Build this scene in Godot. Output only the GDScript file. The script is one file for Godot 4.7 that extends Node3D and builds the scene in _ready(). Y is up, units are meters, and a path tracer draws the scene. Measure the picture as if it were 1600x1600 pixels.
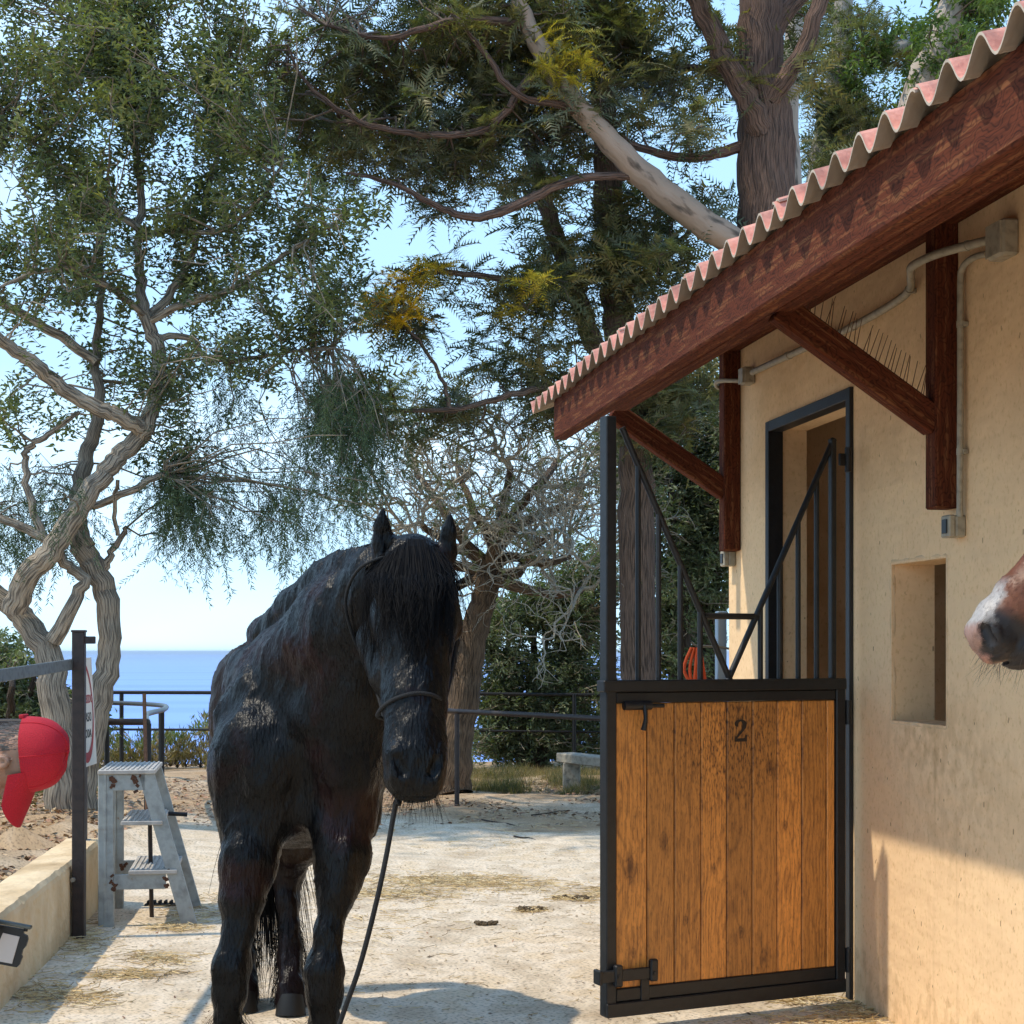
extends Node3D
# Stable yard above the sea: a black horse in front of an open stable door, trees behind, sun high behind the trees.
const FOC := 2500.0      # focal length in photograph pixels
const EYE := 1.45        # camera height in metres
const UPV := Vector3.UP
var rng := RandomNumberGenerator.new()
var used := {}
var tex_cache := {}

func _ready() -> void:
	setup_view()
	var t0 := Time.get_ticks_msec()
	for step in [build_ground, build_building, build_door, build_fixtures, build_low_wall, build_stool, build_railings, build_trees, build_undergrowth, build_horse, build_halter, build_bay_horse, build_person, build_litter]:
		rng.seed = 7
		step.call()
		print(step.get_method(), " ", Time.get_ticks_msec() - t0)

func setup_view() -> void:
	var cam := Camera3D.new()
	cam.name = "camera"
	cam.projection = Camera3D.PROJECTION_FRUSTUM
	cam.near = 0.1
	cam.far = 120000.0
	cam.size = 0.1 * 1600.0 / FOC
	cam.frustum_offset = Vector2(0, 0.1 * (1018.0 - 800.0) / FOC)
	cam.position = Vector3(0, EYE, 0)
	add_child(cam)
	cam.current = true
	var env := Environment.new()
	env.background_mode = Environment.BG_SKY
	var sky := Sky.new()
	var sm := ProceduralSkyMaterial.new()
	sm.sky_top_color = Color(0.345, 0.470, 0.622)
	sm.sky_horizon_color = Color(0.468, 0.570, 0.632)
	sm.sky_curve = 0.35
	sm.ground_bottom_color = Color(0.40, 0.44, 0.48)
	sm.ground_horizon_color = Color(0.468, 0.570, 0.632)
	sm.sky_energy_multiplier = 1.0
	sm.sky_cover = cloud_cover()
	sm.sky_cover_modulate = Color(1, 1, 1, 0.10)
	sm.sun_angle_max = 14.0
	sky.sky_material = sm
	env.sky = sky
	env.tonemap_mode = Environment.TONE_MAPPER_LINEAR
	env.tonemap_exposure = 1.9
	env.background_energy_multiplier = 2.105
	env.fog_enabled = true          # sea haze
	env.fog_density = 0.00004
	env.fog_light_color = Color(0.85, 0.92, 1.0)
	env.sdfgi_enabled = true
	env.ssao_enabled = true
	env.ssil_enabled = true
	var we := WorldEnvironment.new()
	we.name = "world_environment"
	we.environment = env
	add_child(we)
	var sun := DirectionalLight3D.new()
	sun.name = "sun"
	sun.light_energy = 0.60
	sun.light_angular_distance = 0.9
	sun.light_color = Color(1.0, 0.955, 0.87)
	sun.shadow_enabled = true
	add_child(sun)
	# the door's shadow on the wall and the low wall's shadow on the ground give it: square to the stable wall, from the left
	var el := deg_to_rad(57.0)
	var to_sun := WN * cos(el) + Vector3(0, sin(el), 0)
	sun.look_at_from_position(to_sun * 50.0, Vector3.ZERO, Vector3.UP)

func cloud_cover() -> ImageTexture:
	var n := FastNoiseLite.new()
	n.seed = 5
	n.frequency = 0.006
	n.fractal_octaves = 5
	var w := 1024
	var h := 512
	var b := PackedByteArray()
	b.resize(w * h * 4)
	for y in h:
		var lat := PI * (0.5 - (y + 0.5) / h)
		for x in w:
			var lon := TAU * x / w
			var f := clampf(n.get_noise_3d(cos(lon) * cos(lat) * 160.0, sin(lat) * 900.0, sin(lon) * cos(lat) * 160.0) * 1.6 + 0.05, 0.0, 1.0)
			var i := (y * w + x) * 4
			b[i] = 255
			b[i + 1] = 255
			b[i + 2] = 255
			b[i + 3] = int(255.0 * f)
	return ImageTexture.create_from_image(Image.create_from_data(w, h, false, Image.FORMAT_RGBA8, b))

# ---------- places ----------
func P(u: float, v: float, d: float) -> Vector3:
	return Vector3((u - 800.0) / FOC * d, EYE - (v - 1018.0) / FOC * d, -d)

func G(u: float, v: float, h := 0.0) -> Vector3:
	var d := FOC * (EYE - h) / (v - 1018.0)
	return Vector3((u - 800.0) / FOC * d, h, -d)

# a point of the stable wall: depth d along it, o metres out from its face, h metres up
const WN := Vector3(-0.98419, 0, 0.17716)
const WD := Vector3(-0.17716, 0, -0.98419)
func W(d: float, o: float, h: float) -> Vector3:
	return Vector3(2.615 - 0.18 * d, h, -d) + WN * o

# ---------- nodes ----------
func numbered(called: String) -> String:
	if not used.has(called):
		used[called] = 0
		return called
	used[called] += 1
	return "%s_%03d" % [called, used[called]]

func tag(o: Node, label: String, category: String, group := "", kind := "") -> void:
	if label: o.set_meta("label", label)
	if category: o.set_meta("category", category)
	if group: o.set_meta("group", group)
	if kind: o.set_meta("kind", kind)

func thing(called: String, at: Vector3, label: String, category: String, group := "") -> Node3D:
	var o := Node3D.new()
	o.name = numbered(called)
	add_child(o)
	o.position = at
	tag(o, label, category, group)
	return o

# a part whose mesh is given in world coordinates
func part(called: String, mesh: Mesh, m: Material, parent: Node3D, label := "") -> MeshInstance3D:
	var o := MeshInstance3D.new()
	o.name = called
	o.mesh = mesh
	o.material_override = m
	parent.add_child(o, true)
	if parent != self:
		o.global_transform = Transform3D()
	if label: o.set_meta("label", label)
	return o

# a part whose mesh is given in its own axes
func part_at(called: String, mesh: Mesh, m: Material, parent: Node3D, tr: Transform3D) -> MeshInstance3D:
	var o := part(called, mesh, m, parent)
	o.global_transform = tr
	return o

# ---------- mesh collector ----------
class MB:
	var v := PackedVector3Array()
	var n := PackedVector3Array()
	var t := PackedVector2Array()
	var c := PackedColorArray()
	var col := Color.WHITE
	var colored := false
	func tri(a: Vector3, b: Vector3, d: Vector3, ua := Vector2.ZERO, ub := Vector2.ZERO, ud := Vector2.ZERO) -> void:
		var nn := (b - a).cross(d - a).normalized()
		v.append(a); v.append(d); v.append(b)
		n.append(nn); n.append(nn); n.append(nn)
		t.append(ua); t.append(ud); t.append(ub)
		if colored:
			c.append(col); c.append(col); c.append(col)
	func quad(a: Vector3, b: Vector3, d: Vector3, e: Vector3, ua := Vector2.ZERO, ub := Vector2.ZERO, ud := Vector2.ZERO, ue := Vector2.ZERO) -> void:
		tri(a, b, d, ua, ub, ud)
		tri(a, d, e, ua, ud, ue)
	func tri_n(a: Vector3, b: Vector3, d: Vector3, na: Vector3, nb: Vector3, nd: Vector3, ua := Vector2.ZERO, ub := Vector2.ZERO, ud := Vector2.ZERO) -> void:
		v.append(a); v.append(d); v.append(b)
		n.append(na); n.append(nd); n.append(nb)
		t.append(ua); t.append(ud); t.append(ub)
		if colored:
			c.append(col); c.append(col); c.append(col)
	# box with chamfered edges; texture runs along x in metres
	func box(center: Vector3, size: Vector3, basis := Basis(), bevel := 0.004, off := Vector2.ZERO) -> void:
		var h := size * 0.5
		var bv := minf(bevel, minf(h.x, minf(h.y, h.z)) * 0.45)
		var corner := func(ix: int, iy: int, iz: int, flat: int) -> Vector3:
			var p := Vector3(h.x * ix, h.y * iy, h.z * iz)
			if flat != 0: p.x -= bv * ix
			if flat != 1: p.y -= bv * iy
			if flat != 2: p.z -= bv * iz
			return p
		var put := func(pts: Array) -> void:
			var mid: Vector3 = (pts[0] + pts[1] + pts[2]) / 3.0
			var nn: Vector3 = (pts[1] - pts[0]).cross(pts[2] - pts[0])
			if nn.dot(mid) < 0.0:
				pts.reverse()
				nn = -nn
			var an := nn.abs()
			var uv := []
			for p in pts:
				if an.x > an.y and an.x > an.z: uv.append(Vector2(p.z, p.y) + off)
				elif an.y > an.z: uv.append(Vector2(p.x, p.z + 0.37) + off)
				else: uv.append(Vector2(p.x, p.y) + off)
			var w := []
			for p in pts: w.append(center + basis * p)
			if pts.size() == 4: quad(w[0], w[1], w[2], w[3], uv[0], uv[1], uv[2], uv[3])
			else: tri(w[0], w[1], w[2], uv[0], uv[1], uv[2])
		for s in [-1, 1]:
			put.call([corner.call(s, -1, -1, 0), corner.call(s, 1, -1, 0), corner.call(s, 1, 1, 0), corner.call(s, -1, 1, 0)])
			put.call([corner.call(-1, s, -1, 1), corner.call(1, s, -1, 1), corner.call(1, s, 1, 1), corner.call(-1, s, 1, 1)])
			put.call([corner.call(-1, -1, s, 2), corner.call(1, -1, s, 2), corner.call(1, 1, s, 2), corner.call(-1, 1, s, 2)])
			for q in [-1, 1]:
				put.call([corner.call(s, q, -1, 0), corner.call(s, q, 1, 0), corner.call(s, q, 1, 1), corner.call(s, q, -1, 1)])
				put.call([corner.call(s, -1, q, 0), corner.call(s, 1, q, 0), corner.call(s, 1, q, 2), corner.call(s, -1, q, 2)])
				put.call([corner.call(-1, s, q, 1), corner.call(1, s, q, 1), corner.call(1, s, q, 2), corner.call(-1, s, q, 2)])
				for r in [-1, 1]:
					put.call([corner.call(s, q, r, 0), corner.call(s, q, r, 1), corner.call(s, q, r, 2)])
	# a bar of rectangular section between two points; wide = size along `side`
	func bar(a: Vector3, b: Vector3, wide: float, thick: float, side: Vector3, bevel := 0.003, off := Vector2.ZERO) -> void:
		var x := (b - a).normalized()
		var y := (side - x * side.dot(x)).normalized()
		box((a + b) * 0.5, Vector3(a.distance_to(b), wide, thick), Basis(x, y, x.cross(y)), bevel, off)
	# a tube through points; smooth shaded; uv.x runs round in metres, uv.y along in metres
	func tube(pts: PackedVector3Array, radii: PackedFloat32Array, sides := 8, cap := true, lump := 0.0, phase := 0.0) -> void:
		var m := pts.size()
		if m < 2: return
		var ref := Vector3.UP
		var t0 := (pts[1] - pts[0]).normalized()
		if absf(t0.dot(ref)) > 0.9: ref = Vector3.RIGHT
		var side := t0.cross(ref).normalized()
		var rings := []
		var norms := []
		var along := 0.0
		var las := PackedFloat32Array()
		for i in m:
			var tg: Vector3 = (pts[mini(i + 1, m - 1)] - pts[maxi(i - 1, 0)]).normalized()
			side = (side - tg * side.dot(tg)).normalized()
			var up := tg.cross(side)
			if i > 0: along += pts[i].distance_to(pts[i - 1])
			las.append(along)
			var ring := PackedVector3Array()
			var nr := PackedVector3Array()
			for k in sides + 1:
				var a := TAU * (k % sides) / sides
				var dir := side * cos(a) + up * sin(a)
				var rr := radii[i]
				if lump > 0.0:
					rr *= 1.0 + lump * (sin(a * 3.0 + phase + along * 1.3) * 0.5 + sin(a * 5.0 - phase * 2.0 - along * 2.1) * 0.35 + sin(a * 2.0 + along * 4.0) * 0.3)
				ring.append(pts[i] + dir * rr)
				nr.append(dir)
			rings.append(ring)
			norms.append(nr)
		for i in m - 1:
			var ra := TAU * radii[0]
			for k in sides:
				var u0 := ra * k / sides
				var u1 := ra * (k + 1) / sides
				var a: Vector3 = rings[i][k]
				var b: Vector3 = rings[i][k + 1]
				var d: Vector3 = rings[i + 1][k + 1]
				var e: Vector3 = rings[i + 1][k]
				var ta := Vector2(u0, las[i]); var tb := Vector2(u1, las[i]); var td := Vector2(u1, las[i + 1]); var te := Vector2(u0, las[i + 1])
				tri_n(a, b, d, norms[i][k], norms[i][k + 1], norms[i + 1][k + 1], ta, tb, td)
				tri_n(a, d, e, norms[i][k], norms[i + 1][k + 1], norms[i + 1][k], ta, td, te)
		if cap:
			for k in range(1, sides - 1):
				tri(rings[0][0], rings[0][k + 1], rings[0][k])
				tri(rings[m - 1][0], rings[m - 1][k], rings[m - 1][k + 1])
	func rod(a: Vector3, b: Vector3, r: float, sides := 10) -> void:
		tube(PackedVector3Array([a, b]), PackedFloat32Array([r, r]), sides)
	func commit() -> ArrayMesh:
		var arr := []
		arr.resize(Mesh.ARRAY_MAX)
		arr[Mesh.ARRAY_VERTEX] = v
		if n.size() == v.size(): arr[Mesh.ARRAY_NORMAL] = n
		if t.size() == v.size(): arr[Mesh.ARRAY_TEX_UV] = t
		if c.size() == v.size(): arr[Mesh.ARRAY_COLOR] = c
		var am := ArrayMesh.new()
		if v.size() > 0: am.add_surface_from_arrays(Mesh.PRIMITIVE_TRIANGLES, arr)
		return am

func smooth_path(pts: PackedVector3Array, per := 4) -> PackedVector3Array:
	var out := PackedVector3Array()
	var m := pts.size()
	for i in m - 1:
		var a := pts[maxi(i - 1, 0)]
		var b := pts[i]
		var c := pts[i + 1]
		var d := pts[mini(i + 2, m - 1)]
		for k in per:
			out.append(b.cubic_interpolate(c, a, d, float(k) / per))
	out.append(pts[m - 1])
	return out

func spread(vals: Array, count: int) -> PackedFloat32Array:
	var out := PackedFloat32Array()
	for i in count:
		var f := float(i) / maxf(count - 1, 1) * (vals.size() - 1)
		var k := mini(int(f), vals.size() - 2) if vals.size() > 1 else 0
		out.append(vals[0] if vals.size() == 1 else lerpf(vals[k], vals[k + 1], f - k))
	return out

# ---------- materials ----------
func ntex(sd: int, freq: float, stops: Array, octaves := 4, size := 512, kind := FastNoiseLite.TYPE_SIMPLEX_SMOOTH, fractal := FastNoiseLite.FRACTAL_FBM) -> NoiseTexture2D:
	var key := str([sd, freq, stops, octaves, size, kind, fractal])
	if tex_cache.has(key): return tex_cache[key]
	var n := FastNoiseLite.new()
	n.noise_type = kind
	n.seed = sd
	n.frequency = freq
	n.fractal_octaves = octaves
	n.fractal_type = fractal
	var t := NoiseTexture2D.new()
	t.width = size
	t.height = size
	t.seamless = true
	t.noise = n
	if stops.size():
		var g := Gradient.new()
		g.offsets = PackedFloat32Array()
		var offs := PackedFloat32Array()
		var cols := PackedColorArray()
		for s in stops:
			offs.append(s[0])
			cols.append(s[1] if s[1] is Color else Color(s[1], s[1], s[1]))
		g.offsets = offs
		g.colors = cols
		t.color_ramp = g
	tex_cache[key] = t
	return t

func mat(col: Color, rough := 0.8, metal := 0.0) -> StandardMaterial3D:
	var m := StandardMaterial3D.new()
	m.albedo_color = col
	m.roughness = rough
	m.metallic = metal
	return m

func textured(col: Color, rough: float, tex: Texture2D, scale: float, bump: Texture2D = null, relief := 0.0, tri := true) -> StandardMaterial3D:
	var m := mat(col, rough)
	m.albedo_texture = tex
	m.uv1_triplanar = tri
	m.uv1_world_triplanar = tri
	m.uv1_scale = Vector3.ONE * scale
	if bump:
		m.heightmap_enabled = true
		m.heightmap_texture = bump
		m.heightmap_scale = relief
	return m

var M := {}
func steel_black() -> StandardMaterial3D:
	if not M.has("black"):
		M.black = textured(Color(0.105, 0.110, 0.120), 0.5, ntex(21, 0.02, [[0.0, 0.65], [0.55, 0.95], [0.75, 1.0], [1.0, Color(1.0, 0.86, 0.72)]]), 2.3, ntex(22, 0.05, []), 0.06)
	return M.black

# ---------- wood ----------
# a sheet of n boards side by side, grain running down; knots: [board, x 0..1, y 0..1, size]
func wood_tex(boards: int, w: int, h: int, light: Color, dark: Color, sd: int, knots: Array, grime := 0.0) -> ImageTexture:
	var n1 := FastNoiseLite.new()
	n1.seed = sd
	n1.frequency = 0.01
	n1.fractal_octaves = 3
	var n2 := FastNoiseLite.new()
	n2.seed = sd + 1
	n2.frequency = 0.05
	n2.fractal_octaves = 3
	var b := PackedByteArray()
	b.resize(w * h * 3)
	var bw := float(w) / boards
	var tones := []
	var r := RandomNumberGenerator.new()
	r.seed = sd
	for i in boards: tones.append([r.randf_range(0.78, 1.10), r.randf_range(0, 500), r.randf_range(0.3, 0.7), r.randf_range(-0.03, 0.05)])
	var by_board := []
	for i in boards: by_board.append([])
	for k in knots: by_board[k[0]].append(k)
	for x in w:
		var bi := mini(int(x / bw), boards - 1)
		var fx := x / bw - bi
		var tone: float = tones[bi][0]
		var ox: float = tones[bi][1]
		var heart: float = tones[bi][2]
		var ks: Array = by_board[bi]
		for y in h:
			var fy := float(y) / h
			var px := (fx - heart) * 1.0
			var bend := n1.get_noise_2d(ox + fx * 14.0, y * 0.20) * 0.8
			var wob := n2.get_noise_2d(x * 1.4 + ox, y * 0.5) * 0.55
			var kd := 9.0
			for k in ks:
				var dx: float = (fx - k[1]) / k[3]
				var dy: float = (fy - k[2]) / (k[3] * 0.20)
				var q := (dx * dx + dy * dy) * (1.0 + wob * 1.6)
				kd = minf(kd, q)
				bend += 0.30 * exp(-dy * dy * 0.5) * dx * exp(-absf(dx))
			var ring := px * 6.0 + bend * 3.4 + (px * px) * 9.0 * sin(ox)
			var g := absf(fposmod(ring, 1.0) - 0.5) * 2.0
			g = smoothstep(0.35, 1.0, g) * (0.55 + 0.45 * n1.get_noise_2d(x * 2.0, y * 0.6 + ox))
			var fine := n2.get_noise_2d(x * 6.0 + ox, y * 0.10)
			var stain := n2.get_noise_2d(x * 0.6 + ox * 3.0, y * 0.22 + 300.0)
			var f := 0.36 * g + 0.42 * fine + 0.38 * maxf(stain, 0.0) + 0.06
			if kd < 8.0:
				f += 0.50 * exp(-kd * 7.0) + 0.38 * exp(-absf(kd - 0.40) * 7.0) + 0.22 * exp(-kd * 0.8) * (0.6 + wob)
			if grime > 0.0:
				var sp := n2.get_noise_2d(x * 2.2 + 900.0, y * 0.9 + 77.0)
				var near := exp(-pow((float(x) / w - 0.47) / 0.22, 2.0) - pow((fy - 0.12) / 0.22, 2.0))
				f += grime * (maxf(sp - 0.14, 0.0) * 1.3 + maxf(sp + 0.10, 0.0) * 2.6 * near)
			# rubbed pale scuffs and dark kicks
			f -= 0.30 * maxf(n2.get_noise_2d(x * 0.8 + 55.0, y * 0.30 + 900.0) - 0.15, 0.0) * 2.0
			f = clampf(f + tones[bi][3], 0.0, 1.3)
			var c := light.lerp(dark, minf(f, 1.0)) * tone
			var i := (y * w + x) * 3
			b[i] = clampi(int(c.r * 255.0), 0, 255)
			b[i + 1] = clampi(int(c.g * 255.0), 0, 255)
			b[i + 2] = clampi(int(c.b * 255.0), 0, 255)
	return ImageTexture.create_from_image(Image.create_from_data(w, h, false, Image.FORMAT_RGB8, b))

func beam_mat() -> StandardMaterial3D:
	if not M.has("beam"):
		var m := StandardMaterial3D.new()
		m.albedo_texture = beam_tex()
		m.roughness = 0.85
		m.metallic_specular = 0.25
		m.uv1_scale = Vector3(0.42, 3.4, 1)
		m.heightmap_enabled = true
		m.heightmap_texture = m.albedo_texture
		m.heightmap_scale = 0.12
		M.beam = m
	return M.beam

func beam_tex() -> ImageTexture:
	# grain runs along x; peeling red-brown stain over weathered timber
	var w := 1024
	var h := 256
	var n1 := FastNoiseLite.new()
	n1.seed = 61
	n1.frequency = 0.008
	n1.fractal_octaves = 3
	var n2 := FastNoiseLite.new()
	n2.seed = 62
	n2.frequency = 0.03
	n2.fractal_octaves = 4
	var b := PackedByteArray()
	b.resize(w * h * 3)
	var red := Color(0.38, 0.195, 0.125)
	var deep := Color(0.18, 0.09, 0.06)
	var bare := Color(0.50, 0.33, 0.21)
	for y in h:
		var fy := absf(float(y) / h - 0.5) * 2.0
		for x in w:
			var wx := absf(float(x) / w - 0.5) * 2.0 * w
			var ring := fy * 7.0 + n1.get_noise_2d(wx * 0.9, y * 1.3) * 4.0
			var g := smoothstep(0.5, 1.0, absf(fposmod(ring, 1.0) - 0.5) * 2.0)
			var fine := n2.get_noise_2d(wx * 0.35, y * 5.0)
			var worn := smoothstep(0.05, 0.5, n2.get_noise_2d(wx * 0.10 + 400.0, y * 1.6) + 0.35 * fine)
			var c := red.lerp(deep, clampf(0.5 * g + 0.5 * fine + 0.15, 0.0, 1.0)).lerp(bare, worn * (0.75 - 0.4 * g))
			var i := (y * w + x) * 3
			b[i] = int(c.r * 255.0)
			b[i + 1] = int(c.g * 255.0)
			b[i + 2] = int(c.b * 255.0)
	return ImageTexture.create_from_image(Image.create_from_data(w, h, false, Image.FORMAT_RGB8, b))

# ---------- ground, sea ----------
func ground_h(x: float, z: float) -> float:
	var d := -z
	var h := 0.0
	var far := smoothstep(9.0, 13.0, d)
	h += far * 0.02 * sin(x * 1.7 + d * 0.9) * sin(d * 1.3)
	if d > 20.5:
		h -= (d - 20.5) * (d - 20.5) * 0.06
	return h

func build_ground() -> void:
	var mb := MB.new()
	var xs := PackedFloat32Array()
	var ds := PackedFloat32Array()
	var x := -60.0
	while x <= 60.0:
		xs.append(x)
		x += 0.25 if absf(x) < 9.0 else 3.0
	var d := -12.0
	while d < 60.0:
		ds.append(d)
		d += 0.25 if d > 8.0 and d < 28.0 else 1.0
	var nz := FastNoiseLite.new()
	nz.frequency = 0.9
	nz.fractal_octaves = 4
	var hh := func(px: float, pd: float) -> Vector3:
		var rough := smoothstep(8.5, 14.0, pd) * 0.05 + 0.004
		var bank := exp(-pow((px + 3.6) / 1.1, 2.0)) * smoothstep(8.6, 10.0, pd) * (1.0 - smoothstep(11.5, 14.0, pd)) * 0.30
		var y := ground_h(px, -pd) + nz.get_noise_2d(px, pd) * rough + bank * (0.6 + nz.get_noise_2d(px * 3.0, pd * 3.0))
		return Vector3(px, minf(y, 0.0) if pd < 8.5 else y, -pd)
	for i in xs.size() - 1:
		for j in ds.size() - 1:
			var a: Vector3 = hh.call(xs[i], ds[j])
			var b: Vector3 = hh.call(xs[i + 1], ds[j])
			var c: Vector3 = hh.call(xs[i + 1], ds[j + 1])
			var e: Vector3 = hh.call(xs[i], ds[j + 1])
			mb.quad(a, b, c, e)
	# one smooth sheet: normals from neighbouring faces
	var st := SurfaceTool.new()
	st.begin(Mesh.PRIMITIVE_TRIANGLES)
	st.set_smooth_group(0)
	# pale packed yard, browner soil under the trees and beyond the low wall
	for p in mb.v:
		var k := nz.get_noise_2d(p.x * 0.6 + 40.0, p.z * 0.6) * 1.6
		var soil := maxf(smoothstep(12.7, 14.2, -p.z + k * 1.2), smoothstep(-2.45, -2.75, p.x + k * 0.15 + 0.1 * (-p.z - 9.0)) * smoothstep(8.8, 9.6, -p.z + k * 0.5))
		st.set_color(Color(1, 1, 1).lerp(Color(0.62, 0.50, 0.37), clampf(soil * (0.85 + 0.5 * k), 0.0, 1.0)))
		st.add_vertex(p)
	st.index()
	st.generate_normals()
	var m := StandardMaterial3D.new()
	m.vertex_color_use_as_albedo = true
	m.albedo_color = Color(0.885, 0.825, 0.745)
	m.roughness = 0.95
	m.uv1_triplanar = true
	m.uv1_world_triplanar = true
	m.uv1_scale = Vector3.ONE * 0.31
	m.albedo_texture = ntex(3, 0.006, [[0.0, Color(0.82, 0.77, 0.70)], [0.38, Color(0.92, 0.89, 0.84)], [0.56, Color(1.0, 0.98, 0.95)], [0.72, Color(0.95, 0.91, 0.84)], [1.0, Color(1.0, 0.97, 0.92)]], 6, 1024)
	m.detail_enabled = true
	m.detail_uv_layer = BaseMaterial3D.DETAIL_UV_2
	m.uv2_triplanar = true
	m.uv2_world_triplanar = true
	m.uv2_scale = Vector3(1.1, 1.1, 1.1)
	m.detail_albedo = ntex(4, 0.035, [[0.0, 0.5], [0.25, 0.78], [0.40, 0.95], [0.6, 1.0], [1.0, 1.0]], 6, 1024)
	m.detail_blend_mode = BaseMaterial3D.BLEND_MODE_MUL
	m.heightmap_enabled = true
	m.heightmap_texture = ntex(5, 0.02, [], 5, 1024)
	m.heightmap_scale = 1.1
	var o := part("ground", st.commit(), m, self)
	tag(o, "pale sandy yard ground littered with straw and dirt", "ground", "", "structure")
	# sea
	var sea := MB.new()
	sea.quad(Vector3(-90000, -95, 0), Vector3(90000, -95, 0), Vector3(90000, -95, -90000), Vector3(-90000, -95, -90000))
	var sm := mat(Color(0.50, 0.63, 0.86), 0.5)
	sm.metallic_specular = 0.25
	sm.uv1_triplanar = true
	sm.uv1_world_triplanar = true
	sm.uv1_scale = Vector3(0.00004, 0.00004, 0.00035)
	sm.albedo_texture = ntex(8, 0.01, [[0.0, Color(0.82, 0.86, 0.92)], [0.5, 1.0], [1.0, 1.0]], 4, 512)
	var so := part("sea", sea.commit(), sm, self)
	tag(so, "calm blue sea reaching to the hazy horizon", "sea", "", "structure")

# ---------- stable ----------
var stable: Node3D
const DOOR_A := 6.651
const DOOR_B := 7.68
const DOOR_TOP := 2.55

func plaster() -> StandardMaterial3D:
	if not M.has("plaster"):
		var m := textured(Color(0.90, 0.78, 0.635), 0.92, ntex(31, 0.004, [[0.0, Color(0.80, 0.76, 0.70)], [0.42, Color(0.94, 0.92, 0.89)], [0.6, 1.0], [1.0, Color(0.94, 0.92, 0.87)]], 6, 1024), 0.33, ntex(32, 0.05, [], 5, 512), 0.5)
		m.metallic_specular = 0.2
		m.detail_enabled = true
		m.detail_uv_layer = BaseMaterial3D.DETAIL_UV_2
		m.uv2_triplanar = true
		m.uv2_world_triplanar = true
		m.uv2_scale = Vector3(1.3, 0.8, 1.3)
		m.detail_albedo = ntex(33, 0.03, [[0.0, Color(0.80, 0.74, 0.66)], [0.16, Color(0.93, 0.91, 0.87)], [0.34, 1.0], [1.0, 1.0]], 6, 1024)
		m.detail_blend_mode = BaseMaterial3D.BLEND_MODE_MUL
		M.plaster = m
	return M.plaster

# the yard face of the wall: limewash with brush mottling, fly specks, muzzle grime by the niche, drips and splash marks
func wall_uv(d: float, h: float) -> Vector2:
	return Vector2((8.4 - d) / 5.6, 1.0 - h / 3.15)

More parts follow.
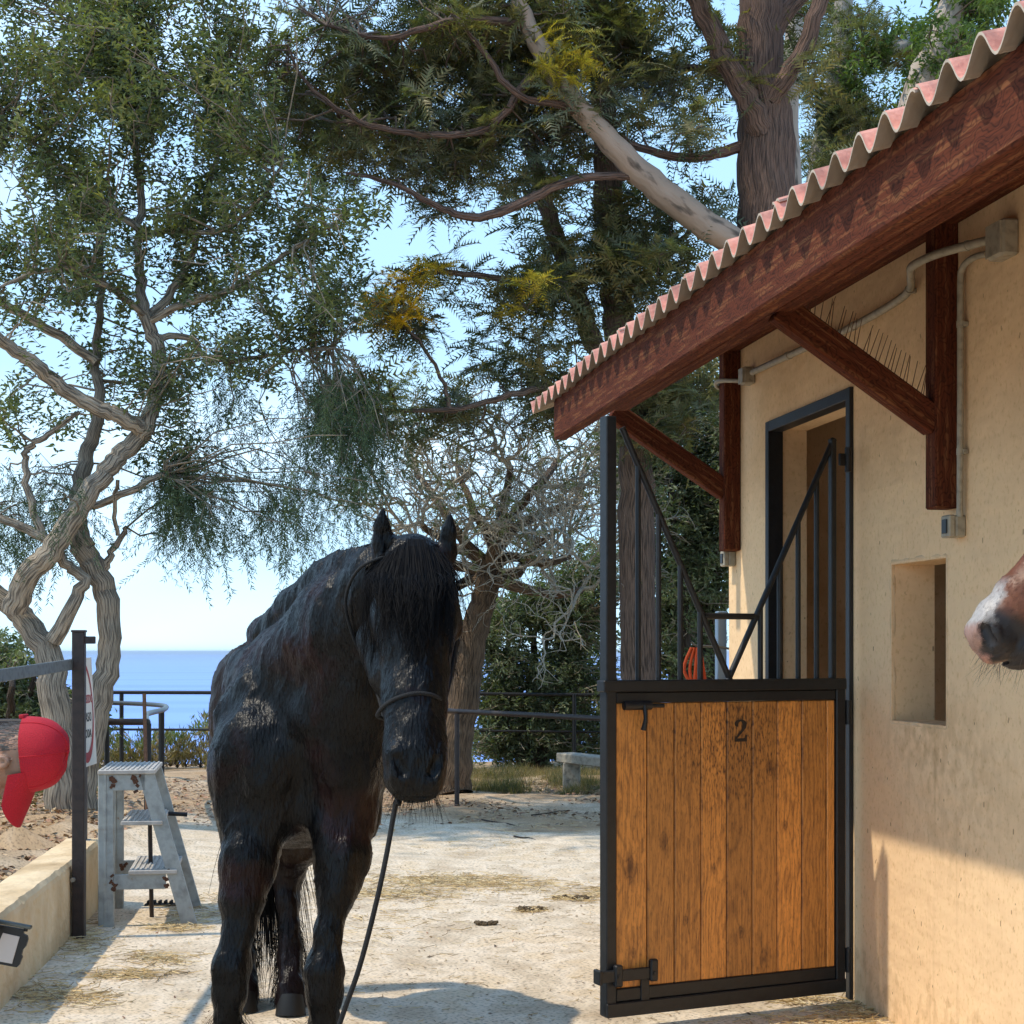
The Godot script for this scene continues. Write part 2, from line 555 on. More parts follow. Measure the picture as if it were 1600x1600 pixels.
func wall_plaster() -> StandardMaterial3D:
	var w := 1280
	var h := 720
	var n1 := FastNoiseLite.new()
	n1.seed = 131
	n1.frequency = 0.008
	n1.fractal_octaves = 5
	var n2 := FastNoiseLite.new()
	n2.seed = 132
	n2.frequency = 0.06
	n2.fractal_octaves = 4
	var b := PackedByteArray()
	b.resize(w * h * 3)
	var clean := Color(0.945, 0.805, 0.635)
	var grime := Color(0.60, 0.47, 0.32)
	for y in h:
		var hh := (1.0 - (y + 0.5) / h) * 3.15
		for x in w:
			var d := 8.4 - (x + 0.5) / w * 5.6
			var a := n1.get_noise_2d(x, y)
			var f := n2.get_noise_2d(x, y * 0.7)
			var g := 0.10 * maxf(a, 0.0) + 0.05 * f
			# grime beside and below the niche, rubbed by the horses
			var dn := Vector2((d - 5.72) / 0.40, (hh - 0.98) / 0.32).length_squared()
			g += 0.24 * exp(-dn * 1.2) * clampf(0.45 + 1.0 * f + 0.7 * a, 0.0, 1.0)
			var dn2 := Vector2((d - 6.05) / 0.28, (hh - 1.10) / 0.10).length_squared()
			g += 0.25 * exp(-dn2) * clampf(0.5 + 1.0 * f, 0.0, 1.0)
			# drips
			var dr := n2.get_noise_2d(x * 1.5, y * 0.02 + 70.0)
			if dr > 0.25 and hh < 1.18: g += (dr - 0.25) * 0.4 * clampf(0.5 + n1.get_noise_2d(x * 2.0, y * 0.6 + 400.0), 0.0, 1.0)
			# splash dirt near the ground, ragged
			var sp := 0.16 + 0.14 * n1.get_noise_1d(x * 3.0) + 0.08 * f
			if hh < sp: g += 0.18 * clampf(0.5 + 1.8 * f + a, 0.0, 1.0)
			# dull patches under the eaves
			if hh > 2.1: g += 0.16 * clampf(0.3 + 1.5 * n1.get_noise_2d(x * 0.7 + 900.0, y * 0.5), 0.0, 1.0)
			var c := clean.lerp(grime, clampf(g, 0.0, 0.85))
			var i := (y * w + x) * 3
			b[i] = int(c.r * 255.0)
			b[i + 1] = int(c.g * 255.0)
			b[i + 2] = int(c.b * 255.0)
	var r := RandomNumberGenerator.new()
	r.seed = 133
	for k in 650:      # fly specks and chips
		var x0 := r.randi_range(4, w - 8)
		var y0 := r.randi_range(4, h - 8)
		if y0 < h * 0.45 and r.randf() < 0.6: continue
		var t := r.randf_range(0.25, 0.75)
		var dx := r.randi_range(-1, 1)
		for q in r.randi_range(1, 4):
			var i := ((y0 + q) * w + x0 + dx * (q / 2)) * 3
			for ch in 3: b[i + ch] = int(lerpf(b[i + ch], [88, 62, 42][ch], t))
	var m := StandardMaterial3D.new()
	m.albedo_texture = ImageTexture.create_from_image(Image.create_from_data(w, h, false, Image.FORMAT_RGB8, b))
	m.roughness = 0.93
	m.metallic_specular = 0.2
	m.heightmap_enabled = true
	m.heightmap_texture = ntex(32, 0.05, [], 5, 512)
	m.heightmap_scale = 0.5
	m.detail_enabled = true
	m.detail_uv_layer = BaseMaterial3D.DETAIL_UV_2
	m.uv2_triplanar = true
	m.uv2_world_triplanar = true
	m.uv2_scale = Vector3(1.3, 0.9, 1.3)
	m.detail_albedo = ntex(33, 0.03, [[0.0, Color(0.86, 0.82, 0.76)], [0.2, Color(0.95, 0.94, 0.91)], [0.4, 1.0], [1.0, 1.0]], 6, 1024)
	m.detail_blend_mode = BaseMaterial3D.BLEND_MODE_MUL
	return m

# a wall from depth d0 to d1 with rectangular holes [da, db, h0, h1] through it, faces out=o0 and in=o1
func wall_mesh(d0: float, d1: float, top: float, o0: float, o1: float, holes: Array) -> ArrayMesh:
	var mb := MB.new()
	var xs := [d0, d1]
	var ys := [0.0, top]
	for h in holes:
		xs.append(h[0]); xs.append(h[1]); ys.append(h[2]); ys.append(h[3])
	xs.sort()
	ys.sort()
	var open := func(x: float, y: float) -> bool:
		if x < d0 or x > d1 or y < 0.0 or y > top: return true
		for h in holes:
			if x > h[0] and x < h[1] and y > h[2] and y < h[3]: return true
		return false
	for i in xs.size() - 1:
		if xs[i + 1] - xs[i] < 1e-4: continue
		for j in ys.size() - 1:
			if ys[j + 1] - ys[j] < 1e-4: continue
			var a: float = xs[i]; var b: float = xs[i + 1]; var l: float = ys[j]; var u: float = ys[j + 1]
			var cx := (a + b) * 0.5
			var cy := (l + u) * 0.5
			if open.call(cx, cy): continue
			mb.quad(W(b, o0, l), W(a, o0, l), W(a, o0, u), W(b, o0, u), wall_uv(b, l), wall_uv(a, l), wall_uv(a, u), wall_uv(b, u))
			mb.quad(W(a, o1, l), W(b, o1, l), W(b, o1, u), W(a, o1, u), wall_uv(a, l), wall_uv(b, l), wall_uv(b, u), wall_uv(a, u))
			if open.call(a - 0.001, cy): mb.quad(W(a, o0, l), W(a, o1, l), W(a, o1, u), W(a, o0, u), wall_uv(a, l), wall_uv(a + 0.18, l), wall_uv(a + 0.18, u), wall_uv(a, u))
			if open.call(b + 0.001, cy): mb.quad(W(b, o1, l), W(b, o0, l), W(b, o0, u), W(b, o1, u), wall_uv(b - 0.18, l), wall_uv(b, l), wall_uv(b, u), wall_uv(b - 0.18, u))
			if open.call(cx, u + 0.001): mb.quad(W(b, o0, u), W(a, o0, u), W(a, o1, u), W(b, o1, u), wall_uv(b, u), wall_uv(a, u), wall_uv(a, u - 0.18), wall_uv(b, u - 0.18))
			if open.call(cx, l - 0.001): mb.quad(W(a, o0, l), W(b, o0, l), W(b, o1, l), W(a, o1, l), wall_uv(a, l), wall_uv(b, l), wall_uv(b, l + 0.18), wall_uv(a, l + 0.18))
	return mb.commit()

const EAVE_O := 1.16
const EAVE_H := 2.585
const SLOPE := 0.43
func roof_y(o: float) -> float:
	return EAVE_H + (EAVE_O - o) * SLOPE

func build_building() -> void:
	stable = thing("stable_building", W(6.0, -1.8, 0), "ochre plastered stable with wavy terracotta roof, brown eaves beam and an open half-plank door", "building")
	# niche window: far jamb u 1393, near jamb u 1478
	var n0 := 2.615 / (0.18 + 678.0 / FOC)
	var n1 := 2.615 / (0.18 + 593.0 / FOC)
	var holes := [[DOOR_A + 0.03, DOOR_B - 0.03, 0.0, DOOR_TOP - 0.04], [n0, n1, 1.18, 1.79], [2.75, 4.0, 1.15, 2.5]]
	part("wall", wall_mesh(1.2, 8.285, 3.12, 0.0, -0.18, holes), wall_plaster(), stable)
	# worn, rounded plaster round the niche
	for q in [[n0, 1.169, n1, 1.169], [n0, 1.801, n1, 1.801], [n0 - 0.011, 1.17, n0 - 0.011, 1.80], [n1 + 0.011, 1.17, n1 + 0.011, 1.80]]:
		var eb := MB.new()
		var ep := PackedVector3Array()
		var er := PackedFloat32Array()
		for i in 15:
			var t := i / 14.0
			ep.append(W(lerpf(q[0], q[2], t), -0.0115 + rng.randfn() * 0.0008, lerpf(q[1], q[3], t) + rng.randfn() * 0.001))
			er.append(0.0128 + rng.randfn() * 0.0010)
		eb.tube(ep, er, 10, false)
		part("niche_edge", eb.commit(), plaster(), stable)
	# gable, back and near walls so that the stalls are dark inside
	var mb := MB.new()
	mb.bar(W(8.235, -0.18, 1.6), W(8.235, -3.6, 1.6), 3.2, 0.10, UPV, 0.01)
	part("gable_wall", mb.commit(), plaster(), stable)
	mb = MB.new()
	mb.bar(W(1.2, -3.6, 1.9), W(8.28, -3.6, 1.9), 3.8, 0.12, UPV, 0.01)
	part("back_wall", mb.commit(), plaster(), stable)
	for dd in [1.25, 5.0]:
		mb = MB.new()
		mb.bar(W(dd, -0.18, 1.6), W(dd, -3.54, 1.6), 3.2, 0.10, UPV, 0.01)
		part("stall_partition", mb.commit(), plaster(), stable)
	# the same plaster inside the stalls
	var lining := plaster()
	mb = MB.new()
	mb.bar(W(8.15, -0.20, 1.6), W(8.15, -3.5, 1.6), 3.2, 0.03, UPV, 0.003)
	part("stall_lining", mb.commit(), lining, stable)
	mb = MB.new()
	mb.bar(W(1.35, -3.5, 1.75), W(8.13, -3.5, 1.75), 3.5, 0.03, UPV, 0.003)
	part("stall_lining", mb.commit(), lining, stable)
	mb = MB.new()
	mb.bar(W(1.35, -1.86, 0.012), W(8.13, -1.86, 0.012), 0.02, 3.2, UPV, 0.002)
	part("stall_floor", mb.commit(), lining, stable)
	mb = MB.new()
	mb.bar(W(1.35, -1.86, 3.05), W(8.13, -1.86, 3.05), 0.03, 3.2, UPV, 0.002)
	part("stall_ceiling", mb.commit(), lining, stable)
	mb = MB.new()
	mb.bar(W(5.07, -0.20, 1.6), W(5.07, -3.45, 1.6), 3.2, 0.03, UPV, 0.003)
	part("stall_lining", mb.commit(), lining, stable)
	# roof sheets: six waves to a sheet, lapped
	var pitch := 0.1425
	var top_m := textured(Color(0.90, 0.63, 0.54), 0.9, ntex(41, 0.01, [[0.0, 0.62], [0.45, 0.9], [0.7, 1.0], [1.0, Color(1.0, 1.0, 0.95)]], 6), 1.6, ntex(42, 0.05, []), 0.4)
	var under_m := textured(Color(0.74, 0.68, 0.61), 0.9, ntex(43, 0.01, [[0.0, 0.7], [0.5, 0.95], [1.0, 1.0]], 5), 0.8, ntex(42, 0.05, []), 0.4)
	var d := 7.74
	var k := 0
	while d > 0.9:
		var um := MB.new()
		var waves := 6.12
		var steps := 80
		var lift := 0.0065 * (k % 2) + rng.randf_range(0.0, 0.002)
		var eave := EAVE_O + rng.randf_range(-0.008, 0.008)
		var prof := []
		for i in steps + 1:
			var f := float(i) / steps * waves
			prof.append([d - f * pitch / 1.016, 0.031 * cos(f * TAU)])
		var o_back := -4.0
		for i in steps:
			var a: Array = prof[i]
			var b: Array = prof[i + 1]
			var na := Vector3(0, 1, 0)
			var lo := []
			for q in [a, b]:
				for o in [eave, o_back]:
					lo.append(W(q[0] + (eave - o) * 0.62, o, roof_y(o) + q[1] + lift))
			var th := Vector3(0, 0.0065, 0)
			um.quad(lo[0] + th, lo[2] + th, lo[3] + th, lo[1] + th)          # weathered top
			um.quad(lo[0], lo[1], lo[3], lo[2])                               # underside
			um.quad(lo[0], lo[2], lo[2] + th, lo[0] + th)                     # edge at the eave
			if i == 0: um.quad(lo[0], lo[0] + th, lo[1] + th, lo[1])
			if i == steps - 1: um.quad(lo[2], lo[3], lo[3] + th, lo[2] + th)
		# two surfaces: top colour and raw underside
		var up := MB.new()
		var dn := MB.new()
		for i in range(0, um.v.size(), 3):
			var tgt := up if um.n[i].y > 0.25 else dn
			for j in 3:
				tgt.v.append(um.v[i + j]); tgt.n.append(um.n[i + j])
		var am := up.commit()
		var arr := []
		arr.resize(Mesh.ARRAY_MAX)
		arr[Mesh.ARRAY_VERTEX] = dn.v
		arr[Mesh.ARRAY_NORMAL] = dn.n
		am.add_surface_from_arrays(Mesh.PRIMITIVE_TRIANGLES, arr)
		am.surface_set_material(0, top_m)
		am.surface_set_material(1, under_m)
		part("roof_sheet", am, null, stable)
		d -= 6.0 * pitch / 1.016
		k += 1
	var bm := beam_mat()
	var wb := Basis(WD, UPV, -WN)
	# eaves beam
	mb = MB.new()
	mb.box(W(4.04, 1.075, 2.500), Vector3(6.9, 0.185, 0.06), wb, 0.006)
	part("eaves_beam", mb.commit(), bm, stable)
	# soffit boards following the slope
	var sm := bm
	for i in 8:
		var o0 := 1.04 - 0.135 * i
		mb = MB.new()
		var p0 := W(7.5 + (1.2 - o0) * 0.62, o0, roof_y(o0) - 0.046)
		var p1 := W(7.5 + (1.2 - o0) * 0.62, o0 - 0.13, roof_y(o0 - 0.13) - 0.046)
		var side := (p1 - p0).normalized()
		var mid := (p0 + p1) * 0.5
		mb.bar(mid, mid - WD * 6.6, 0.128, 0.018, side, 0.002, Vector2(i * 0.37, i * 0.2))
		part("soffit_board", mb.commit(), sm, stable)
	# inner beam that the brackets carry
	mb = MB.new()
	mb.box(W(4.55, 0.65, 2.695), Vector3(7.0, 0.12, 0.07), wb, 0.005)
	part("inner_beam", mb.commit(), bm, stable)
	# rafters' wall plate, and the brackets
	mb = MB.new()
	mb.box(W(4.6, 0.045, 3.02), Vector3(7.3, 0.10, 0.08), wb, 0.005)
	part("wall_plate", mb.commit(), bm, stable)
	for q in [[8.135, 2.29], [5.735, 2.29], [2.6, 2.29]]:
		var br := Node3D.new()
		br.name = "bracket"
		stable.add_child(br, true)
		mb = MB.new()
		mb.box(W(q[0], 0.045, 2.47), Vector3(1.02, 0.088, 0.088), Basis(UPV, WD, UPV.cross(WD)), 0.006, Vector2(q[0], 0.3))
		part("bracket_post", mb.commit(), bm, br)
		mb = MB.new()
		mb.bar(W(q[0], 0.07, 2.265), W(q[0], 0.66, 2.655), 0.10, 0.07, UPV, 0.006, Vector2(q[0] * 2.0, 0.1))
		part("bracket_brace", mb.commit(), bm, br)
	# steel door frame set in the opening
	var fr := Node3D.new()
	fr.name = "door_frame"
	stable.add_child(fr, true)
	for q in [DOOR_A + 0.006, DOOR_B - 0.03]:
		mb = MB.new()
		mb.box(W(q + 0.012, -0.02, DOOR_TOP * 0.5), Vector3(0.045, DOOR_TOP, 0.075), wb, 0.003)
		part("jamb", mb.commit(), steel_black(), fr)
	mb = MB.new()
	mb.box(W((DOOR_A + DOOR_B) * 0.5, -0.02, DOOR_TOP - 0.025), Vector3(DOOR_B - DOOR_A - 0.04, 0.05, 0.073), wb, 0.003)
	part("head_rail", mb.commit(), steel_black(), fr)

# ---------- the open door ----------
const HINGE := Vector3(1.36, 0, -6.6)
const DE := Vector3(-0.9036, 0, 0.42838)
func door_x(u: float) -> float:
	var k := (u - 800.0) / FOC
	return (1.36 - 6.6 * k) / (0.9036 - 0.42838 * k)
func door_h(u: float, v: float) -> float:
	var d := 6.6 - 0.42838 * door_x(u)
	return EYE - (v - 1018.0) / FOC * d
func DP(x: float, h: float, z := 0.0) -> Vector3:   # z: towards the camera from the door's middle plane
	return HINGE + DE * x + Vector3(0, h, 0) + Vector3(0.42838, 0, 0.9036) * z

func build_door() -> void:
	var door := Node3D.new()
	door.name = "stable_door"
	stable.add_child(door)
	door.set_meta("label", "open stable door of varnished planks with black steel bars in a V above, marked 2")
	var db := Basis(DE, UPV, DE.cross(UPV))
	var black := steel_black()
	var mb := MB.new()
	var bxx := func(called: String, x0: float, x1: float, h0: float, h1: float, z: float, thick: float) -> void:
		var m2 := MB.new()
		m2.box(DP((x0 + x1) * 0.5, (h0 + h1) * 0.5, z), Vector3(absf(x1 - x0), h1 - h0, thick), db, 0.004)
		part(called, m2.commit(), black, door)
	bxx.call("frame_post", 1.075, 1.12, 0.055, 2.35, 0.0, 0.055)
	bxx.call("frame_post", 0.0, 0.045, 0.055, 1.34, 0.0, 0.055)
	bxx.call("rail", 0.0, 1.135, 1.295, 1.34, 0.006, 0.062)
	bxx.call("rail", 0.046, 1.074, 1.252, 1.294, 0.0, 0.045)
	bxx.call("rail", 0.046, 1.074, 0.108, 0.158, 0.0, 0.045)
	bxx.call("rail", 0.0, 1.12, 0.052, 0.107, 0.004, 0.060)
	# planks
	var knots := [[0, 0.45, 0.58, 0.30], [0, 0.55, 0.88, 0.12], [1, 0.60, 0.49, 0.22], [5, 0.45, 0.95, 0.26], [2, 0.4, 0.78, 0.12], [4, 0.55, 0.84, 0.15], [6, 0.3, 0.46, 0.12], [3, 0.5, 0.60, 0.12], [5, 0.7, 0.25, 0.2]]
	var tex := wood_tex(9, 1024, 768, Color(0.90, 0.60, 0.28), Color(0.38, 0.22, 0.105), 91, knots, 0.42)
	var wm := StandardMaterial3D.new()
	wm.albedo_texture = tex
	wm.roughness = 0.5
	wm.clearcoat_enabled = true
	wm.clearcoat = 0.15
	wm.clearcoat_roughness = 0.35
	wm.heightmap_enabled = true
	wm.heightmap_texture = tex
	wm.heightmap_scale = 0.05
	var seams := [965.5, 1008.0, 1050.5, 1092.0, 1132.0, 1172.0, 1211.0, 1249.5, 1288.0, 1303.0]
	for i in 9:
		var xa := door_x(seams[i])
		var xb := door_x(seams[i + 1])
		if i == 0: xa = 1.074
		if i == 8: xb = 0.046
		var h0 := 0.159
		var h1 := 1.251
		var w := xa - xb - 0.004
		var m2 := MB.new()
		m2.box(DP((xa + xb) * 0.5, (h0 + h1) * 0.5, 0.004 + rng.randf_range(-0.0015, 0.0015)), Vector3(w, h1 - h0, 0.024), db, 0.0035)
		# map the board's strip of the sheet; boards are laid from the free end
		for j in m2.t.size():
			var p := (m2.v[j] - DP((xa + xb) * 0.5, (h0 + h1) * 0.5))
			var lx := p.dot(DE) / w
			var ly := p.y / (h1 - h0)
			m2.t[j] = Vector2((i + clampf(0.5 - lx, 0.02, 0.98)) / 9.0, 0.5 - ly)
		part("plank", m2.commit(), wm, door)
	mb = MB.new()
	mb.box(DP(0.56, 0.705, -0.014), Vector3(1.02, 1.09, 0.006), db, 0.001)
	part("backing_board", mb.commit(), mat(Color(0.10, 0.07, 0.05), 0.9), door)  # added dark sheet; its colour stands for shade in the plank gaps
	# number
	var tm := TextMesh.new()
	var fnt := SystemFont.new()
	fnt.font_names = PackedStringArray(["Droid Serif"])
	fnt.font_weight = 600
	tm.text = "2"
	tm.font = fnt
	tm.font_size = 64
	tm.depth = 0.002
	tm.pixel_size = 0.0019
	var num := MeshInstance3D.new()
	num.name = "painted_number"
	num.mesh = tm
	num.material_override = mat(Color(0.16, 0.11, 0.07), 0.7)
	door.add_child(num)
	num.global_transform = Transform3D(Basis(-DE, UPV, Vector3(0.42838, 0, 0.9036)), DP(door_x(1154), door_h(1154, 1142), 0.0192))
	# bars of the upper half, cut off along a V
	var vb := door_h(1139, 1060)
	var xl := door_x(972)
	var hl := door_h(972, 668)
	var xm := door_x(1139)
	var xr := door_x(1303)
	var hr := door_h(1303, 686)
	var diag := func(x: float) -> float:
		return vb + (hl - vb) * (x - xm) / (xl - xm) if x > xm else vb + (hr - vb) * (xm - x) / (xm - xr)
	mb = MB.new()
	mb.rod(DP(xm - 0.005, 1.335), DP(xl, hl), 0.0125, 12)
	part("diagonal_bar", mb.commit(), black, door)
	mb = MB.new()
	mb.rod(DP(xm + 0.005, 1.335), DP(xr, hr), 0.0125, 12)
	part("diagonal_bar", mb.commit(), black, door)
	for u in [997.0, 1029.0, 1063.0, 1094.0, 1188.0, 1218.0, 1247.0, 1276.0]:
		var x := door_x(u)
		mb = MB.new()
		mb.rod(DP(x, 1.335), DP(x, diag.call(x)), 0.011, 12)
		part("upright_bar", mb.commit(), black, door)
	mb = MB.new()
	mb.box(DP(xr + 0.008, (1.34 + hr) * 0.5), Vector3(0.026, hr - 1.34, 0.026), db, 0.003)
	part("upright_bar", mb.commit(), black, door)
	mb = MB.new()
	var hc := door_h(1140, 963)
	mb.rod(DP(door_x(1100), hc), DP(door_x(1184), hc), 0.0125, 12)
	part("cross_bar", mb.commit(), black, door)
	# hinges
	for h in [1.20, 0.18, 2.24]:
		mb = MB.new()
		mb.rod(DP(-0.018, h - 0.05, 0.02), DP(-0.018, h + 0.05, 0.02), 0.014, 12)
		mb.box(DP(0.0, h, 0.012), Vector3(0.045, 0.05, 0.012), db, 0.002)
		part("hinge", mb.commit(), black, door)
	# upper bolt
	var bolt := Node3D.new()
	bolt.name = "upper_bolt"
	door.add_child(bolt)
	var zf := 0.035
	var hb := door_h(990, 1102)
	mb = MB.new()
	mb.rod(DP(door_x(967), hb, zf), DP(door_x(1030), hb - 0.002, zf), 0.008, 10)
	part("bolt_rod", mb.commit(), black, bolt)
	mb = MB.new()
	mb.rod(DP(door_x(968), hb, zf), DP(door_x(1010), hb, zf), 0.017, 12)
	mb.box(DP(door_x(990), hb, zf - 0.014), Vector3(0.09, 0.035, 0.012), db, 0.002)
	part("bolt_sleeve", mb.commit(), black, bolt)
	mb = MB.new()
	mb.tube(smooth_path(PackedVector3Array([DP(door_x(998), hb, zf + 0.01), DP(door_x(998), hb - 0.05, zf + 0.018), DP(door_x(996), door_h(996, 1140), zf + 0.012)])), spread([0.010, 0.008, 0.012], 9), 8)
	part("bolt_handle", mb.commit(), black, bolt)
	# lower latch
	var la := Node3D.new()
	la.name = "lower_latch"
	door.add_child(la)
	var hk := door_h(970, 1520)
	mb = MB.new()
	mb.box(DP((door_x(925) + door_x(1005)) * 0.5, hk, 0.046), Vector3(door_x(925) - door_x(1005), 0.045, 0.014), db, 0.003)
	part("latch_bar", mb.commit(), black, la)
	mb = MB.new()
	mb.box(DP(door_x(927), hk, 0.038), Vector3(0.016, 0.055, 0.05), db, 0.003)
	part("latch_hook", mb.commit(), black, la)
	for u in [956.0, 1011.0]:
		mb = MB.new()
		mb.box(DP(door_x(u), hk + (0.01 if u > 1000.0 else 0.0), 0.048), Vector3(0.034, 0.085, 0.026), db, 0.011)
		mb.rod(DP(door_x(u), hk, 0.05), DP(door_x(u), hk, 0.066), 0.008, 8)
		part("latch_keeper", mb.commit(), black, la)
	mb = MB.new()
	mb.box(DP(door_x(1003), hk - 0.07, 0.022), Vector3(0.038, 0.10, 0.012), db, 0.003)
	part("latch_plate", mb.commit(), black, la)

# ---------- conduit, switches, spikes, rope, post at the corner ----------
func build_fixtures() -> void:
	var grey := textured(Color(0.66, 0.62, 0.54), 0.55, ntex(45, 0.02, [[0.0, 0.7], [0.5, 0.95], [1.0, 1.0]]), 2.0)
	var wd := func(u: float) -> float: return 2.615 / (0.18 + (u - 800.0) / FOC)
	var WP := func(u: float, v: float, o: float) -> Vector3:
		var d: float = wd.call(u)
		return W(d, o, EYE - (v - 1018.0) / FOC * d)
	var wb := Basis(WD, UPV, -WN)
	var dark := mat(Color(0.13, 0.13, 0.13), 0.4)
	var line := thing("conduit_line", WP.call(1575, 380, 0.0), "grey plastic conduit climbing from corner box to junction box under eaves", "conduit")
	var mb := MB.new()
	var pts := PackedVector3Array([WP.call(1185, 582, 0.03), WP.call(1255, 550, 0.03), WP.call(1340, 512, 0.03), WP.call(1425, 462, 0.03), WP.call(1447, 432, 0.06), WP.call(1472, 418, 0.115), WP.call(1510, 400, 0.115), WP.call(1545, 383, 0.06), WP.call(1560, 376, 0.035)])
	var sp := smooth_path(pts, 5)
	mb.tube(sp, spread([0.0155], sp.size()), 12)
	part("conduit_pipe", mb.commit(), grey, line)
	for i in [4, 10, 16, 34]:
		mb = MB.new()
		mb.rod(sp[i], sp[i].lerp(sp[i + 1], 0.3), 0.0185, 12)
		mb.box(sp[i] - WN * 0.012, Vector3(0.014, 0.02, 0.03), wb, 0.002)
		part("pipe_clip", mb.commit(), grey, line)
	for q in [[1177, 588, 0.075, 0.085], [1580, 376, 0.115, 0.12]]:
		mb = MB.new()
		mb.box(WP.call(q[0], q[1], 0.03), Vector3(q[2], q[3], 0.06), wb, 0.008)
		mb.box(WP.call(q[0], q[1], 0.0635), Vector3(q[2] * 0.9, q[3] * 0.9, 0.007), wb, 0.002)
		part("junction_box", mb.commit(), grey, line)
	# drop to the near switch
	var down := thing("conduit_drop", WP.call(1511, 805, 0.0), "grey conduit dropping beside the bracket post to a wall switch", "conduit")
	mb = MB.new()
	sp = smooth_path(PackedVector3Array([WP.call(1553, 397, 0.025), WP.call(1530, 404, 0.025), WP.call(1514, 420, 0.025), WP.call(1511, 450, 0.025), WP.call(1511, 600, 0.025), WP.call(1510, 808, 0.025)]), 5)
	mb.tube(sp, spread([0.0115], sp.size()), 12)
	part("conduit_pipe", mb.commit(), grey, down)
	for v in [507.0, 706.0]:
		mb = MB.new()
		mb.rod(WP.call(1511, v - 5, 0.025), WP.call(1511, v + 5, 0.025), 0.0145, 12)
		mb.box(WP.call(1511, v, 0.012), Vector3(0.036, 0.016, 0.02), wb, 0.002)
		part("pipe_clip", mb.commit(), grey, down)
	var sw := thing("wall_switch", WP.call(1503, 823, 0.0), "boxy grey surface switch on ochre wall below the bracket post with conduit", "switch")
	_switch(sw, WP.call(1503, 823, 0.0), grey, dark, wb)
	var sw2 := thing("wall_switch", WP.call(1148, 873, 0.0), "small grey switch box at the stable's far corner below bracket post", "switch")
	_switch(sw2, WP.call(1147, 873, 0.0), grey, dark, wb)
	# corner drop
	var d2 := thing("conduit_drop", WP.call(1146, 610, 0.0), "thin grey conduit bending round the far stable corner above a switch", "conduit")
	mb = MB.new()
	sp = smooth_path(PackedVector3Array([WP.call(1172, 596, 0.03), WP.call(1158, 596, 0.10), WP.call(1150, 604, 0.105), WP.call(1147, 640, 0.02), WP.call(1147, 862, 0.02)]), 5)
	mb.tube(sp, spread([0.011], sp.size()), 10)
	part("conduit_pipe", mb.commit(), grey, d2)
	# spikes on the near brace
	var sk := thing("bird_spikes", W(5.735, 0.1, 2.33), "row of thin bird spikes standing on the slanting near bracket brace", "bird spikes")
	var a := W(5.735, 0.10, 2.335)
	var b := W(5.735, 0.62, 2.679)
	var rust := mat(Color(0.40, 0.25, 0.15), 0.55, 0.3)
	mb = MB.new()
	mb.bar(a, b, 0.006, 0.02, UPV, 0.001)
	part("spike_strip", mb.commit(), rust, sk)
	var spike := MB.new()
	spike.tube(PackedVector3Array([Vector3.ZERO, Vector3(0, 0.115, 0)]), PackedFloat32Array([0.0018, 0.0012]), 5)
	var sm := spike.commit()
	var up := (b - a).normalized().cross(WD).normalized()
	if up.y < 0: up = -up
	for i in 34:
		var f := (i + rng.randf_range(-0.3, 0.3)) / 33.0
		var dir := (up + WD * rng.randf_range(-0.25, 0.25) + (b - a).normalized() * (0.35 + rng.randf_range(-0.12, 0.12))).normalized()
		var xax := dir.cross(WN).normalized()
		part_at("spike", sm, rust, sk, Transform3D(Basis(xax, dir, xax.cross(dir)), a.lerp(b, clampf(f, 0.0, 1.0))))
	# steel post and ropes at the far corner, seen through the bars
	var sp0: Vector3 = W(8.36, 0.02, 0.0)
	var po := thing("corner_post", sp0, "grey steel post with hooks standing at the stable's far corner", "post")
	mb = MB.new()
	mb.box(sp0 + Vector3(0, 0.83, 0), Vector3(0.05, 1.66, 0.05), Basis(WD, UPV, -WN), 0.004)
	part("post_tube", mb.commit(), mat(Color(0.42, 0.50, 0.58), 0.4, 0.2), po)
	mb = MB.new()
	sp = smooth_path(PackedVector3Array([sp0 + Vector3(0.06, 1.46, 0.03), sp0 + Vector3(-0.02, 1.475, 0.04), sp0 + Vector3(-0.13, 1.48, 0.05), sp0 + Vector3(-0.16, 1.50, 0.05)]))
	mb.tube(sp, spread([0.006], sp.size()), 8)
	part("hook", mb.commit(), mat(Color(0.35, 0.35, 0.33), 0.45, 0.5), po)
	var ro := thing("hanging_rope", sp0 + Vector3(-0.1, 1.0, 0.05), "orange rope halter hanging from the hook of the corner post", "rope")
	var om := textured(Color(0.80, 0.30, 0.09), 0.85, ntex(47, 0.06, [[0.0, 0.6], [1.0, 1.0]]), 6.0)
	for i in 3:
		mb = MB.new()
		var q0 := sp0 + Vector3(-0.13 - 0.014 * i, 1.47, 0.05)
		sp = smooth_path(PackedVector3Array([q0, q0 + Vector3(-0.01 - 0.015 * i, -0.12, 0.01), q0 + Vector3(-0.02 + 0.028 * i, -0.26, 0.02), q0 + Vector3(0.01 + 0.03 * i, -0.40 - 0.06 * i, 0.0), q0 + Vector3(0.05 - 0.01 * i, -0.25, -0.02), q0 + Vector3(0.02, -0.02, -0.01)]))
		mb.tube(sp, spread([0.0085], sp.size()), 8)
		part("rope_loop", mb.commit(), om, ro)

func _switch(node: Node3D, at: Vector3, grey: Material, dark: Material, wb: Basis) -> void:
	var mb := MB.new()
	mb.box(at + WN * 0.02, Vector3(0.072, 0.078, 0.04), wb, 0.006)
	part("switch_box", mb.commit(), grey, node)
	mb = MB.new()
	mb.box(at + WN * 0.052, Vector3(0.070, 0.080, 0.024), wb, 0.005)
	part("switch_cover", mb.commit(), grey, node)
	mb = MB.new()
	mb.box(at + WN * 0.0655, Vector3(0.036, 0.05, 0.008), wb, 0.002)
	part("rocker", mb.commit(), dark, node)

